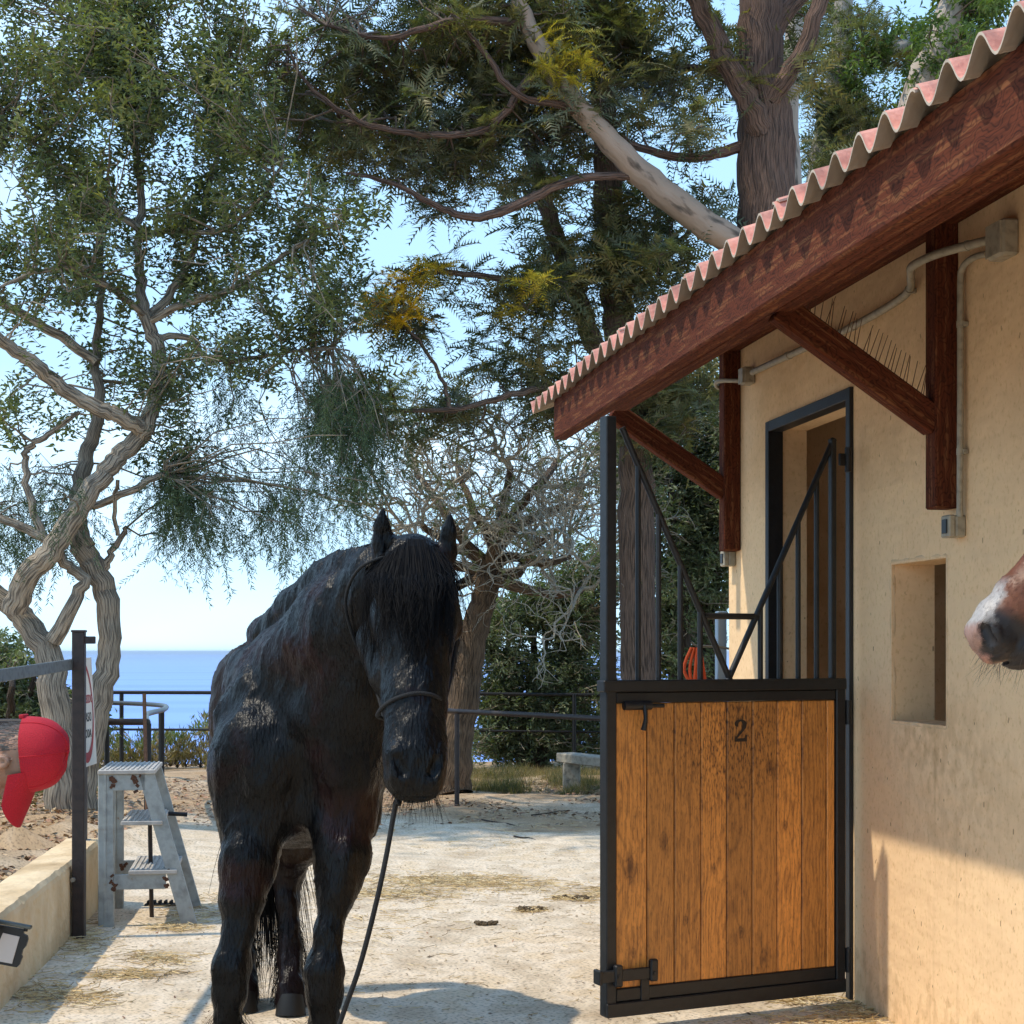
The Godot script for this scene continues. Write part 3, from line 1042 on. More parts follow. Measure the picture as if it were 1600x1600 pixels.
# ---------- low wall, gate posts, sign ----------
func low_x(d: float) -> float:
	return -1.422 - 0.1 * d
func build_low_wall() -> void:
	var lw := thing("low_wall", Vector3(low_x(7.7) - 0.1, 0, -7.7), "low cream plastered yard wall with chipped top edge beside the brown gate post", "wall")
	var cream := textured(Color(0.88, 0.77, 0.61), 0.9, ntex(31, 0.004, [[0.0, Color(0.80, 0.76, 0.70)], [0.45, Color(0.93, 0.91, 0.88)], [0.65, 1.0], [1.0, Color(0.95, 0.93, 0.88)]], 5, 512), 0.55, ntex(32, 0.03, [], 5, 512), 1.2)
	var n := FastNoiseLite.new()
	n.frequency = 4.0
	n.fractal_octaves = 4
	var mb := MB.new()
	var rings := []
	var segs := 90
	for i in segs + 1:
		var d := lerpf(6.2, 9.15, float(i) / segs)
		var x := low_x(d)
		var e := n.get_noise_1d(d) * 0.012
		var f := n.get_noise_1d(d + 50.0) * 0.010
		var chip := maxf(n.get_noise_1d(d * 1.7 + 90.0) - 0.25, 0.0) * 0.05
		var p := [Vector3(x, -0.05, -d), Vector3(x, 0.1, -d), Vector3(x + f * 0.3, 0.34, -d), Vector3(x - 0.004 + f * 0.4, 0.362 - chip, -d), Vector3(x - 0.018 - chip + f, 0.382 + e * 0.3, -d), Vector3(x - 0.10, 0.386 + e * 0.3, -d), Vector3(x - 0.21, 0.380 + f * 0.5, -d), Vector3(x - 0.232, 0.362, -d), Vector3(x - 0.235, -0.05, -d)]
		rings.append(p)
	for i in segs:
		for j in 8:
			mb.quad(rings[i][j], rings[i + 1][j], rings[i + 1][j + 1], rings[i][j + 1])
	for e in [0, segs]:
		for j in range(1, 8):
			if e == 0: mb.tri(rings[e][0], rings[e][j], rings[e][j + 1])
			else: mb.tri(rings[e][0], rings[e][j + 1], rings[e][j])
	part("wall_body", mb.commit(), cream, lw)
	# brown steel gate post with its rail
	var brown := textured(Color(0.195, 0.14, 0.12), 0.55, ntex(51, 0.02, [[0.0, 0.62], [0.5, 0.95], [1.0, 1.0]]), 2.0, ntex(22, 0.05, []), 0.08)
	var pb := Vector3(-2.192, 0, -8.1)
	var gp := thing("gate_post", pb, "brown square steel gate post with flat grey rail standing against the low wall", "post")
	mb = MB.new()
	mb.box(pb + Vector3(0, 0.775, 0), Vector3(0.062, 1.55, 0.062), Basis(UPV, 0.10), 0.004)
	part("post_tube", mb.commit(), brown, gp)
	mb = MB.new()
	mb.box(pb + Vector3(0, 1.553, 0), Vector3(0.07, 0.012, 0.07), Basis(UPV, 0.10), 0.003)
	part("post_cap", mb.commit(), brown, gp)
	mb = MB.new()
	mb.box(pb + Vector3(0.055, 1.508, 0.0), Vector3(0.055, 0.038, 0.03), Basis(UPV, 0.10), 0.003)
	part("rail_stub", mb.commit(), brown, gp)
	mb = MB.new()
	mb.bar(pb + Vector3(-0.035, 1.385, 0.0), Vector3(-2.05, 1.30, -4.9), 0.055, 0.02, UPV, 0.003)
	part("flat_rail", mb.commit(), textured(Color(0.40, 0.41, 0.40), 0.5, ntex(51, 0.02, [[0.0, 0.62], [0.5, 0.95], [1.0, 1.0]]), 2.0), gp)
	mb = MB.new()
	mb.rod(pb + Vector3(-0.02, 0.30, 0.03), pb + Vector3(-0.02, 0.30, 0.05), 0.012, 8)
	part("bolt", mb.commit(), mat(Color(0.6, 0.58, 0.54), 0.4, 0.4), gp)
	# rear post and the notice
	var rb := Vector3(-2.43, 0.37, -9.05)
	var rp := thing("sign_post", rb, "short brown steel post on the low wall carrying the oval-ringed notice", "post")
	mb = MB.new()
	mb.box(rb + Vector3(0, 0.50, 0), Vector3(0.05, 1.0, 0.05), Basis(UPV, 0.10), 0.004)
	part("post_tube", mb.commit(), brown, rp)
	mb = MB.new()
	mb.box(rb + Vector3(0, 0.008, 0), Vector3(0.09, 0.016, 0.09), Basis(UPV, 0.10), 0.003)
	part("base_plate", mb.commit(), mat(Color(0.5, 0.48, 0.45), 0.5, 0.3), rp)
	# notice faces the yard, seen almost edge on
	var sz := Vector3(0.42, 0.60, 0.006)
	var x := Vector3(-0.02, 0, -1.0).normalized()   # runs away from the camera
	var sb := Basis(-x, UPV, (-x).cross(UPV)).rotated(Vector3(0.26, 0, 0.96).normalized(), 0.05)
	var sc := P(132, 1113, 8.82)
	var sg := thing("warning_sign", sc, "white notice with red oval ring and dark lettering behind the gate post", "sign")
	mb = MB.new()
	mb.box(sc, sz, sb, 0.002)
	part("sign_board", mb.commit(), mat(Color(0.84, 0.80, 0.74), 0.5), sg)
	var nrm := sb.z
	if nrm.x < 0: nrm = -nrm
	var red := mat(Color(0.62, 0.11, 0.10), 0.5)
	mb = MB.new()
	var prev := []
	for i in 41:
		var a := TAU * i / 40.0
		var dirv := sb.x * cos(a) * 0.185 + sb.y * sin(a) * 0.28
		var inn := dirv * (0.90 - 0.10 * maxf(-sin(a), 0.0))
		var cur := [sc + dirv + nrm * 0.0048, sc + inn + nrm * 0.0048]
		if i > 0: mb.quad(prev[0], cur[0], cur[1], prev[1])
		prev = cur
	part("red_ring", mb.commit(), red, sg)
	var dk := mat(Color(0.16, 0.16, 0.14), 0.6)
	var fnt := SystemFont.new()
	fnt.font_names = PackedStringArray(["Droid Sans"])
	fnt.font_weight = 700
	for row in [["PROHIBIDO", 0.07, 0.0020, red], ["EL PASO", -0.03, 0.0022, dk], ["A TODA", -0.12, 0.0020, dk]]:
		var tm := TextMesh.new()
		tm.text = row[0]
		tm.font = fnt
		tm.font_size = 32
		tm.depth = 0.001
		tm.pixel_size = row[2]
		var o := MeshInstance3D.new()
		o.name = "lettering"
		o.mesh = tm
		o.material_override = row[3]
		sg.add_child(o, true)
		o.global_transform = Transform3D(Basis(sb.y.cross(nrm), sb.y, nrm), sc + nrm * 0.0040 + sb.y * row[1])

# ---------- galvanised steps ----------
func build_stool() -> void:
	var base := Vector3(-2.137, 0, -8.42)
	var st := thing("mounting_steps", base, "galvanised steel mounting steps with ribbed treads and rusty welds beside the low wall", "step stool")
	var gal := textured(Color(0.66, 0.67, 0.65), 0.6, ntex(55, 0.012, [[0.0, 0.76], [0.4, 0.92], [0.6, 1.0], [0.8, 0.95], [0.94, Color(0.92, 0.88, 0.83)], [1.0, Color(0.7, 0.5, 0.36)]], 5), 1.6, ntex(22, 0.05, []), 0.1)
	gal.metallic = 0.1
	var rust := textured(Color(0.47, 0.31, 0.22), 0.9, ntex(56, 0.03, [[0.0, 0.5], [1.0, 1.0]]), 4.0)
	var H := 0.815
	for side in [0, 1]:
		var d := 8.42 if side == 0 else 9.0
		# upright channel: web and two flanges
		var mb := MB.new()
		var xl := -2.137
		mb.box(Vector3(xl, H * 0.5, -d), Vector3(0.078, H, 0.010), Basis(), 0.002)
		mb.box(Vector3(xl - 0.037, H * 0.5, -d - 0.022), Vector3(0.008, H, 0.034), Basis(), 0.002)
		mb.box(Vector3(xl + 0.037, H * 0.5, -d - 0.022), Vector3(0.008, H, 0.034), Basis(), 0.002)
		mb.box(Vector3(xl - 0.004, H * 0.5, -d + 0.0075), Vector3(0.012, H, 0.005), Basis(), 0.002)
		part("upright_leg", mb.commit(), gal, st)
		mb = MB.new()
		var a := Vector3(-1.93, H - 0.01, -d)
		var b := Vector3(-1.705, 0.0, -d)
		mb.bar(a, b, 0.080, 0.010, Vector3.RIGHT, 0.002)
		mb.bar(a + Vector3(0.036, 0, -0.022), b + Vector3(0.036, 0, -0.022), 0.008, 0.034, Vector3.RIGHT, 0.002)
		mb.bar(a + Vector3(-0.036, 0, -0.022), b + Vector3(-0.036, 0, -0.022), 0.008, 0.034, Vector3.RIGHT, 0.002)
		part("sloping_leg", mb.commit(), gal, st)
		mb = MB.new()
		mb.box(Vector3(-1.962, 0.235, -d - 0.001), Vector3(0.27, 0.08, 0.012), Basis(), 0.002)
		part("cross_brace", mb.commit(), gal, st)
		mb = MB.new()
		mb.box(Vector3(-2.03, H - 0.055, -d - 0.001), Vector3(0.19, 0.085, 0.012), Basis(), 0.002)
		part("top_brace", mb.commit(), gal, st)
		for q in [[-2.098, 0.235], [-1.825, 0.235], [-2.10, H - 0.05], [-1.985, H - 0.05]]:
			mb = MB.new()
			for k in 9:
				mb.box(Vector3(q[0] + rng.randfn() * 0.008, q[1] + rng.randfn() * 0.020, -d + 0.0062 + rng.randf() * 0.0015), Vector3(rng.randf_range(0.008, 0.022), rng.randf_range(0.010, 0.026), 0.003), Basis(Vector3.BACK, rng.randf_range(-1.5, 1.5)), 0.001)
			part("rusty_weld", mb.commit(), rust, st)
	# treads: plate with raised ribs
	var tread_m := textured(Color(0.74, 0.71, 0.67), 0.7, ntex(55, 0.012, [[0.0, 0.76], [0.4, 0.92], [0.6, 1.0], [0.8, 0.95], [0.94, Color(0.92, 0.88, 0.83)], [1.0, Color(0.7, 0.5, 0.36)]], 5), 1.6)
	for q in [[-2.178, -1.882, H], [-2.06, -1.845, 0.545], [-2.02, -1.77, 0.285]]:
		var tr := Node3D.new()
		tr.name = "tread"
		st.add_child(tr, true)
		var mb := MB.new()
		mb.box(Vector3((q[0] + q[1]) * 0.5, q[2], -8.71), Vector3(q[1] - q[0], 0.022, 0.615), Basis(), 0.003)
		part("tread_plate", mb.commit(), tread_m, tr)
		var nr := int((q[1] - q[0]) / 0.026)
		for i in nr:
			mb = MB.new()
			mb.box(Vector3(q[0] + 0.018 + 0.026 * i, q[2] + 0.014, -8.71), Vector3(0.010, 0.007, 0.56), Basis(), 0.002)
			part("rib", mb.commit(), tread_m, tr)
	var mb2 := MB.new()
	mb2.rod(Vector3(-1.90, 0.545, -8.93), Vector3(-1.74, 0.535, -8.93), 0.012, 10)
	part("grip_rod", mb2.commit(), mat(Color(0.05, 0.05, 0.05), 0.6), st)
	mb2 = MB.new()
	mb2.rod(Vector3(-1.93, 0.52, -8.7), Vector3(-1.92, 0.0, -8.7), 0.012, 8)
	part("middle_strut", mb2.commit(), mat(Color(0.20, 0.15, 0.12), 0.6), st)
	st.rotation.y = 0.154
	# black ribbed strip lying underneath
	var rs := thing("rubber_strip", Vector3(-1.96, 0, -9.15), "black perforated rubber strip lying on ground behind the steps", "rubber mat")
	mb2 = MB.new()
	for i in 9:
		mb2.box(Vector3(-2.07 + 0.032 * i, 0.018, -9.12), Vector3(0.014, 0.03, 0.05), Basis(), 0.003)
	mb2.box(Vector3(-1.94, 0.008, -9.12), Vector3(0.30, 0.012, 0.06), Basis(), 0.002)
	part("rubber_mat", mb2.commit(), mat(Color(0.035, 0.035, 0.035), 0.8), rs)

# ---------- pipe railings ----------
func pipe(parent: Node3D, called: String, pts: PackedVector3Array, r: float, m: Material, per := 1) -> void:
	var mb := MB.new()
	var sp := smooth_path(pts, per) if per > 1 else pts
	mb.tube(sp, spread([r], sp.size()), 10)
	part(called, mb.commit(), m, parent)

func build_railings() -> void:
	var iron := textured(Color(0.085, 0.08, 0.085), 0.5, ntex(51, 0.02, [[0.0, 0.62], [0.5, 0.95], [1.0, 1.0]]), 2.0)
	var brown := textured(Color(0.20, 0.15, 0.13), 0.5, ntex(51, 0.02, [[0.0, 0.62], [0.5, 0.95], [1.0, 1.0]]), 2.0)
	# far fence along the drop
	var ff := thing("far_railing", Vector3(-4.7, 0, -19.3), "dark two-rail pipe fence along the cliff edge before the sea", "railing")
	for h in [0.957, 0.51]:
		pipe(ff, "rail", PackedVector3Array([Vector3(-9.0, h, -19.2), Vector3(-4.7, h, -19.3), Vector3(-1.0, h - 0.012, -19.35), Vector3(3.5, h - 0.06, -19.4)]), 0.023 if h > 0.6 else 0.015, iron)
	for x in [-8.2, -4.71, -2.0, 0.75, 3.3]:
		pipe(ff, "post", PackedVector3Array([Vector3(x, -0.3, -19.3), Vector3(x, 0.94, -19.3)]), 0.026, iron)
	# nearer railing that bends back
	var cr := thing("curved_railing", Vector3(-3.05, 0, -13.4), "brown pipe railing that bends back in a tight curve behind the mounting steps", "railing")
	pipe(cr, "rail", PackedVector3Array([Vector3(-5.6, 0.863, -13.3), Vector3(-4.2, 0.863, -13.3), Vector3(-3.04, 0.863, -13.35)]), 0.029, brown)
	pipe(cr, "rail", PackedVector3Array([Vector3(-3.04, 0.86, -13.35), Vector3(-3.42, 0.863, -15.0), Vector3(-3.54, 0.863, -16.3), Vector3(-3.85, 0.863, -17.5), Vector3(-4.6, 0.863, -18.3), Vector3(-5.6, 0.863, -18.6), Vector3(-6.8, 0.863, -18.7)]), 0.026, textured(Color(0.26, 0.27, 0.26), 0.4, ntex(51, 0.02, [[0.0, 0.62], [0.5, 0.95], [1.0, 1.0]]), 2.0), 6)
	for q in [Vector3(-3.04, 0, -13.35), Vector3(-3.56, 0, -16.25), Vector3(-4.62, 0, -18.25), Vector3(-5.4, 0, -13.3)]:
		pipe(cr, "post", PackedVector3Array([q - Vector3(0, 0.1, 0), q + Vector3(0, 0.85, 0)]), 0.03, iron)
	# right hand railing beyond the horse
	var rr := thing("yard_railing", Vector3(-0.53, 0, -15.1), "single brown pipe rail on thin posts crossing the yard behind the black horse", "railing")
	pipe(rr, "rail", PackedVector3Array([P(672, 1109, 15.65), P(713, 1111.5, 15.2), P(830, 1117, 14.5), P(943, 1123, 13.8), P(1100, 1131, 12.9)]), 0.025, brown)
	pipe(rr, "post", PackedVector3Array([G(714, 1258) - Vector3(0, 0.1, 0), P(714, 1115, 15.15)]), 0.024, brown)
	pipe(rr, "post", PackedVector3Array([Vector3(1.6, -0.1, -12.85), Vector3(1.6, 0.86, -12.85)]), 0.024, brown)
	# broom handle leaning on the rail
	var bh := thing("wooden_stake", Vector3(-2.86, 0, -12.7), "thin wooden stick propped upright by the railing behind the steps", "stick")
	var mb := MB.new()
	var sp := smooth_path(PackedVector3Array([Vector3(-2.90, 0.0, -12.75), Vector3(-2.93, 0.55, -12.8), Vector3(-2.965, 1.11, -12.9)]), 6)
	mb.tube(sp, spread([0.016, 0.015], sp.size()), 10)
	part("handle", mb.commit(), textured(Color(0.52, 0.36, 0.25), 0.75, ntex(58, 0.02, [[0.0, 0.6], [1.0, 1.0]]), 4.0), bh)
	# concrete beam on blocks
	var cb := thing("concrete_beam", Vector3(0.85, 0, -16.6), "pale concrete beam resting on low blocks among weeds by the railing", "beam")
	var cm := textured(Color(0.70, 0.67, 0.61), 0.9, ntex(59, 0.02, [[0.0, 0.6], [0.5, 0.9], [1.0, 1.0]], 5), 1.5)
	mb = MB.new()
	mb.bar(P(882, 1183, 17.0), P(1010, 1197, 15.8), 0.10, 0.22, UPV, 0.01)
	part("beam", mb.commit(), cm, cb)
	for q in [P(893, 1183, 16.9), P(990, 1195, 16.0)]:
		mb = MB.new()
		mb.box(Vector3(q.x, q.y * 0.5 - 0.08, q.z), Vector3(0.18, q.y + 0.06, 0.2), Basis(), 0.01)
		part("block", mb.commit(), cm, cb)

# ---------- trees ----------
func bark(col: Color, sd: int, sx := 9.0, sy := 1.1, relief := 2.5) -> StandardMaterial3D:
	var m := mat(col, 0.92)
	m.albedo_texture = ntex(sd, 0.012, [[0.0, 0.42], [0.35, 0.70], [0.55, 0.95], [0.8, 1.0], [1.0, Color(1.0, 0.96, 0.9)]], 5, 512)
	m.uv1_scale = Vector3(sx, sy, 1)
	m.heightmap_enabled = true
	m.heightmap_texture = ntex(sd + 1, 0.012, [], 5, 512)
	m.heightmap_scale = relief
	return m

func bark2(col: Color) -> StandardMaterial3D:
	var m := mat(col, 0.9)
	m.albedo_texture = ntex(185, 0.008, [[0.0, 0.45], [0.22, 0.72], [0.34, 0.95], [1.0, 1.0]], 5, 512)
	m.uv1_scale = Vector3(1.1, 0.5, 1)
	m.heightmap_enabled = true
	m.heightmap_texture = ntex(186, 0.02, [], 5, 512)
	m.heightmap_scale = 0.8
	return m

func leaf_mat(gloss := 0.5) -> StandardMaterial3D:
	var m := mat(Color.WHITE, gloss)
	m.vertex_color_use_as_albedo = true
	m.metallic_specular = 0.4
	m.backlight_enabled = true
	m.backlight = Color(0.78, 0.84, 0.42)
	return m

# a limb given as pixels with depth: [u, v, d]; remembers points to hang twigs on
func limb(mb: MB, store: Array, pix: Array, radii: Array, sides := 10, lump := 0.07) -> void:
	var pts := PackedVector3Array()
	for q in pix: pts.append(P(q[0], q[1], q[2]))
	var sp := smooth_path(pts, 5)
	for i in sp.size():
		if i > 0 and i < sp.size() - 1: sp[i] += Vector3(rng.randfn(), rng.randfn() * 0.4, rng.randfn()) * 0.010
	var rr := spread(radii, sp.size())
	mb.tube(sp, rr, sides, true, lump, rng.randf() * 6.0)
	for i in sp.size(): store.append([sp[i], rr[i]])

func nearest(store: Array, p: Vector3) -> Array:
	var best: Array = store[0]
	var bd := 1e9
	for s in store:
		var d: float = s[0].distance_squared_to(p) * (1.0 + maxf(s[0].y - p.y, 0.0) * 0.5)
		if d < bd:
			bd = d
			best = s
	return best

func twig(mb: MB, a: Vector3, b: Vector3, r0: float, r1: float, wig: float, sides: int, segs := 5) -> PackedVector3Array:
	var pts := PackedVector3Array([a])
	var ln := a.distance_to(b)
	var sag := Vector3(rng.randfn(), rng.randfn() * 0.6 + 0.3, rng.randfn()) * ln * wig
	for i in range(1, segs):
		var f := float(i) / segs
		pts.append(a.lerp(b, f) + sag * sin(f * PI) + Vector3(rng.randfn(), rng.randfn(), rng.randfn()) * ln * wig * 0.22)
	pts.append(b)
	mb.tube(pts, spread([r0, r1], pts.size()), sides, false)
	return pts

# ---- leaf clumps, as plain triangles ----
func leaf(v: PackedVector3Array, root: Vector3, dir: Vector3, up: Vector3, ln: float, w: float, fold := 0.25) -> void:
	dir = dir.normalized()
	var side := dir.cross(up).normalized()
	var nn := side.cross(dir)
	var m := root + dir * ln * 0.45
	var tip := root + dir * ln - nn * ln * 0.12
	var l := m + side * w * 0.5 + nn * w * fold
	var r := m - side * w * 0.5 + nn * w * fold
	for p in [root, l, tip, root, tip, r]: v.append(p)

func clump(kind: String, r: RandomNumberGenerator) -> PackedVector3Array:
	var v := PackedVector3Array()
	var rv := func() -> Vector3: return Vector3(r.randfn(), r.randfn(), r.randfn())
	match kind:
		"broad":
			for i in 13:
				var f := i / 12.0
				var root: Vector3 = Vector3(0, f * 0.16 - 0.05, 0) + rv.call() * 0.012
				var a := i * 2.4
				leaf(v, root, Vector3(cos(a), 0.45 - 0.5 * r.randf(), sin(a)) + rv.call() * 0.2, UPV + rv.call() * 0.4, r.randf_range(0.045, 0.068), r.randf_range(0.016, 0.024))
		"dense":
			for i in 16:
				var a := i * 2.4
				leaf(v, rv.call() * 0.04, Vector3(cos(a), -0.25 + rv.call().x * 0.4, sin(a)) + rv.call() * 0.25, UPV + rv.call() * 0.4, r.randf_range(0.06, 0.095), r.randf_range(0.022, 0.034))
		"weep":
			var p := Vector3.ZERO
			var dir := Vector3(r.randfn() * 0.15, -1, r.randfn() * 0.15)
			var ln := 0.5
			for i in 26:
				p += dir.normalized() * ln / 26.0
				dir += rv.call() * 0.06
				dir.y = -1.0
				for s in 2:
					var a := r.randf() * TAU
					leaf(v, p, Vector3(cos(a) * 0.8, -0.9, sin(a) * 0.8), Vector3(cos(a + 1.5), 0.3, sin(a + 1.5)), r.randf_range(0.035, 0.055), 0.007, 0.1)
		"fern":
			for k in 7:
				var a := k * 0.9 + r.randf()
				var dir: Vector3 = (Vector3(cos(a), r.randf_range(-0.35, 0.6), sin(a))).normalized()
				var up: Vector3 = (UPV + rv.call() * 0.3).normalized()
				var side := dir.cross(up).normalized()
				var ln := r.randf_range(0.16, 0.25)
				var p := Vector3.ZERO
				for i in 9:
					var f := i / 8.0
					p = dir * ln * f - UPV * ln * 0.35 * f * f
					var l2 := 0.058 * (1.0 - 0.55 * absf(f - 0.35))
					for s: float in [-1.0, 1.0]:
						var tipd: Vector3 = (side * s + dir * 0.9 - UPV * 0.15 + rv.call() * 0.1).normalized()
						var w := 0.0085
						v.append(p - dir * w); v.append(p + dir * w); v.append(p + tipd * l2)
		"tuft":
			for i in 12:
				var a := r.randf() * TAU
				leaf(v, rv.call() * 0.02, Vector3(cos(a) * 0.7, 1.0, sin(a) * 0.7), Vector3(cos(a), 0.2, sin(a)), r.randf_range(0.05, 0.10), r.randf_range(0.010, 0.02), 0.1)
		"blade":
			for i in 12:
				var a := r.randf() * TAU
				var root: Vector3 = Vector3(rv.call().x, 0, rv.call().z) * 0.05
				var h := r.randf_range(0.08, 0.24)
				var tip := root + Vector3(cos(a) * h * 0.5, h, sin(a) * h * 0.5)
				var sd := Vector3(-sin(a), 0, cos(a)) * 0.004
				v.append(root - sd); v.append(root + sd); v.append(tip)
	return v

class Crown:
	var v := PackedVector3Array()
	var c := PackedColorArray()
	var tmpl := []
	var tint := []
	func put(t: Transform3D, k: int, col: int) -> void:
		v.append_array(t * (tmpl[k] as PackedVector3Array))
		c.append_array(tint[k][col])
	func commit() -> ArrayMesh:
		var arr := []
		arr.resize(Mesh.ARRAY_MAX)
		arr[Mesh.ARRAY_VERTEX] = v
		arr[Mesh.ARRAY_COLOR] = c
		var am := ArrayMesh.new()
		am.add_surface_from_arrays(Mesh.PRIMITIVE_TRIANGLES, arr)
		return am

# kinds: list of [clump kind, how many variants]; colours: linear
func new_crown(kind: String, variants: int, colours: Array, sd: int) -> Crown:
	var r := RandomNumberGenerator.new()
	r.seed = sd
	var cr := Crown.new()
	for i in variants:
		var v := clump(kind, r)
		cr.tmpl.append(v)
		var tints := []
		for col in colours:
			var pc := PackedColorArray()
			for j in range(0, v.size(), 3):
				var k: Color = col * (1.7 * r.randf_range(0.65, 1.35))
				k.r *= r.randf_range(0.9, 1.12)
				pc.append(k); pc.append(k); pc.append(k)
			tints.append(pc)
		cr.tint.append(tints)
	return cr

func rand_basis(tilt := 1.0) -> Basis:
	return Basis(UPV, rng.randf() * TAU) * Basis(Vector3.RIGHT, rng.randfn() * 0.5 * tilt) * Basis(Vector3.BACK, rng.randfn() * 0.5 * tilt)

# branchlets to random points of a blob, clumps along their outer part; colours picked from range c0..c1
func fill(tw: MB, store: Array, cr: Crown, blob: Array, d: float, dd: float, c0: int, c1: int, per: int, size := 1.0, r0 := 0.011, hang := 0.0) -> void:
	var nvar := cr.tmpl.size()
	for i in int(blob[4]):
		var a := rng.randf() * TAU
		var q := sqrt(rng.randf())
		var dep := d + rng.randfn() * dd
		var tgt := P(blob[0] + cos(a) * q * blob[2], blob[1] + sin(a) * q * blob[3], dep)
		var s := nearest(store, tgt)
		var pts := twig(tw, s[0], tgt, minf(r0, s[1] * 0.8), 0.003, 0.13, 4, 6)
		var ln: float = s[0].distance_to(tgt)
		var n_leaf := per
		var start := clampf(1.0 - 0.55 / maxf(ln, 0.3), 0.15, 0.85)
		for k in n_leaf:
			var f := start + (1.0 - start) * rng.randf()
			var g := f * (pts.size() - 1)
			var gi := mini(int(g), pts.size() - 2)
			var p := pts[gi].lerp(pts[gi + 1], g - gi) + Vector3(rng.randfn(), rng.randfn(), rng.randfn()) * 0.10
			p.y -= hang * rng.randf()
			var bs := rand_basis().scaled(Vector3.ONE * size * rng.randf_range(0.75, 1.25))
			cr.put(Transform3D(bs, p), rng.randi() % nvar, rng.randi_range(c0, c1))
			if k % 3 == 0:
				tw.tube(PackedVector3Array([pts[gi], p]), PackedFloat32Array([0.004, 0.002]), 3, false)

func tree_parts(node: Node3D, tr: MB, tw: MB, cr: Array, bm: Material, tm: Material, lm: Material) -> void:
	part("trunk", tr.commit(), bm, node)
	if tw.v.size(): part("twigs", tw.commit(), tm, node)
	for c in cr:
		if c.v.size(): part("crown", c.commit(), lm, node)

func build_trees() -> void:
	rng.seed = 11
	pepper_tree()
	rng.seed = 12
	silky_oaks()
	rng.seed = 13
	bare_tree()
	rng.seed = 14
	dense_trees()

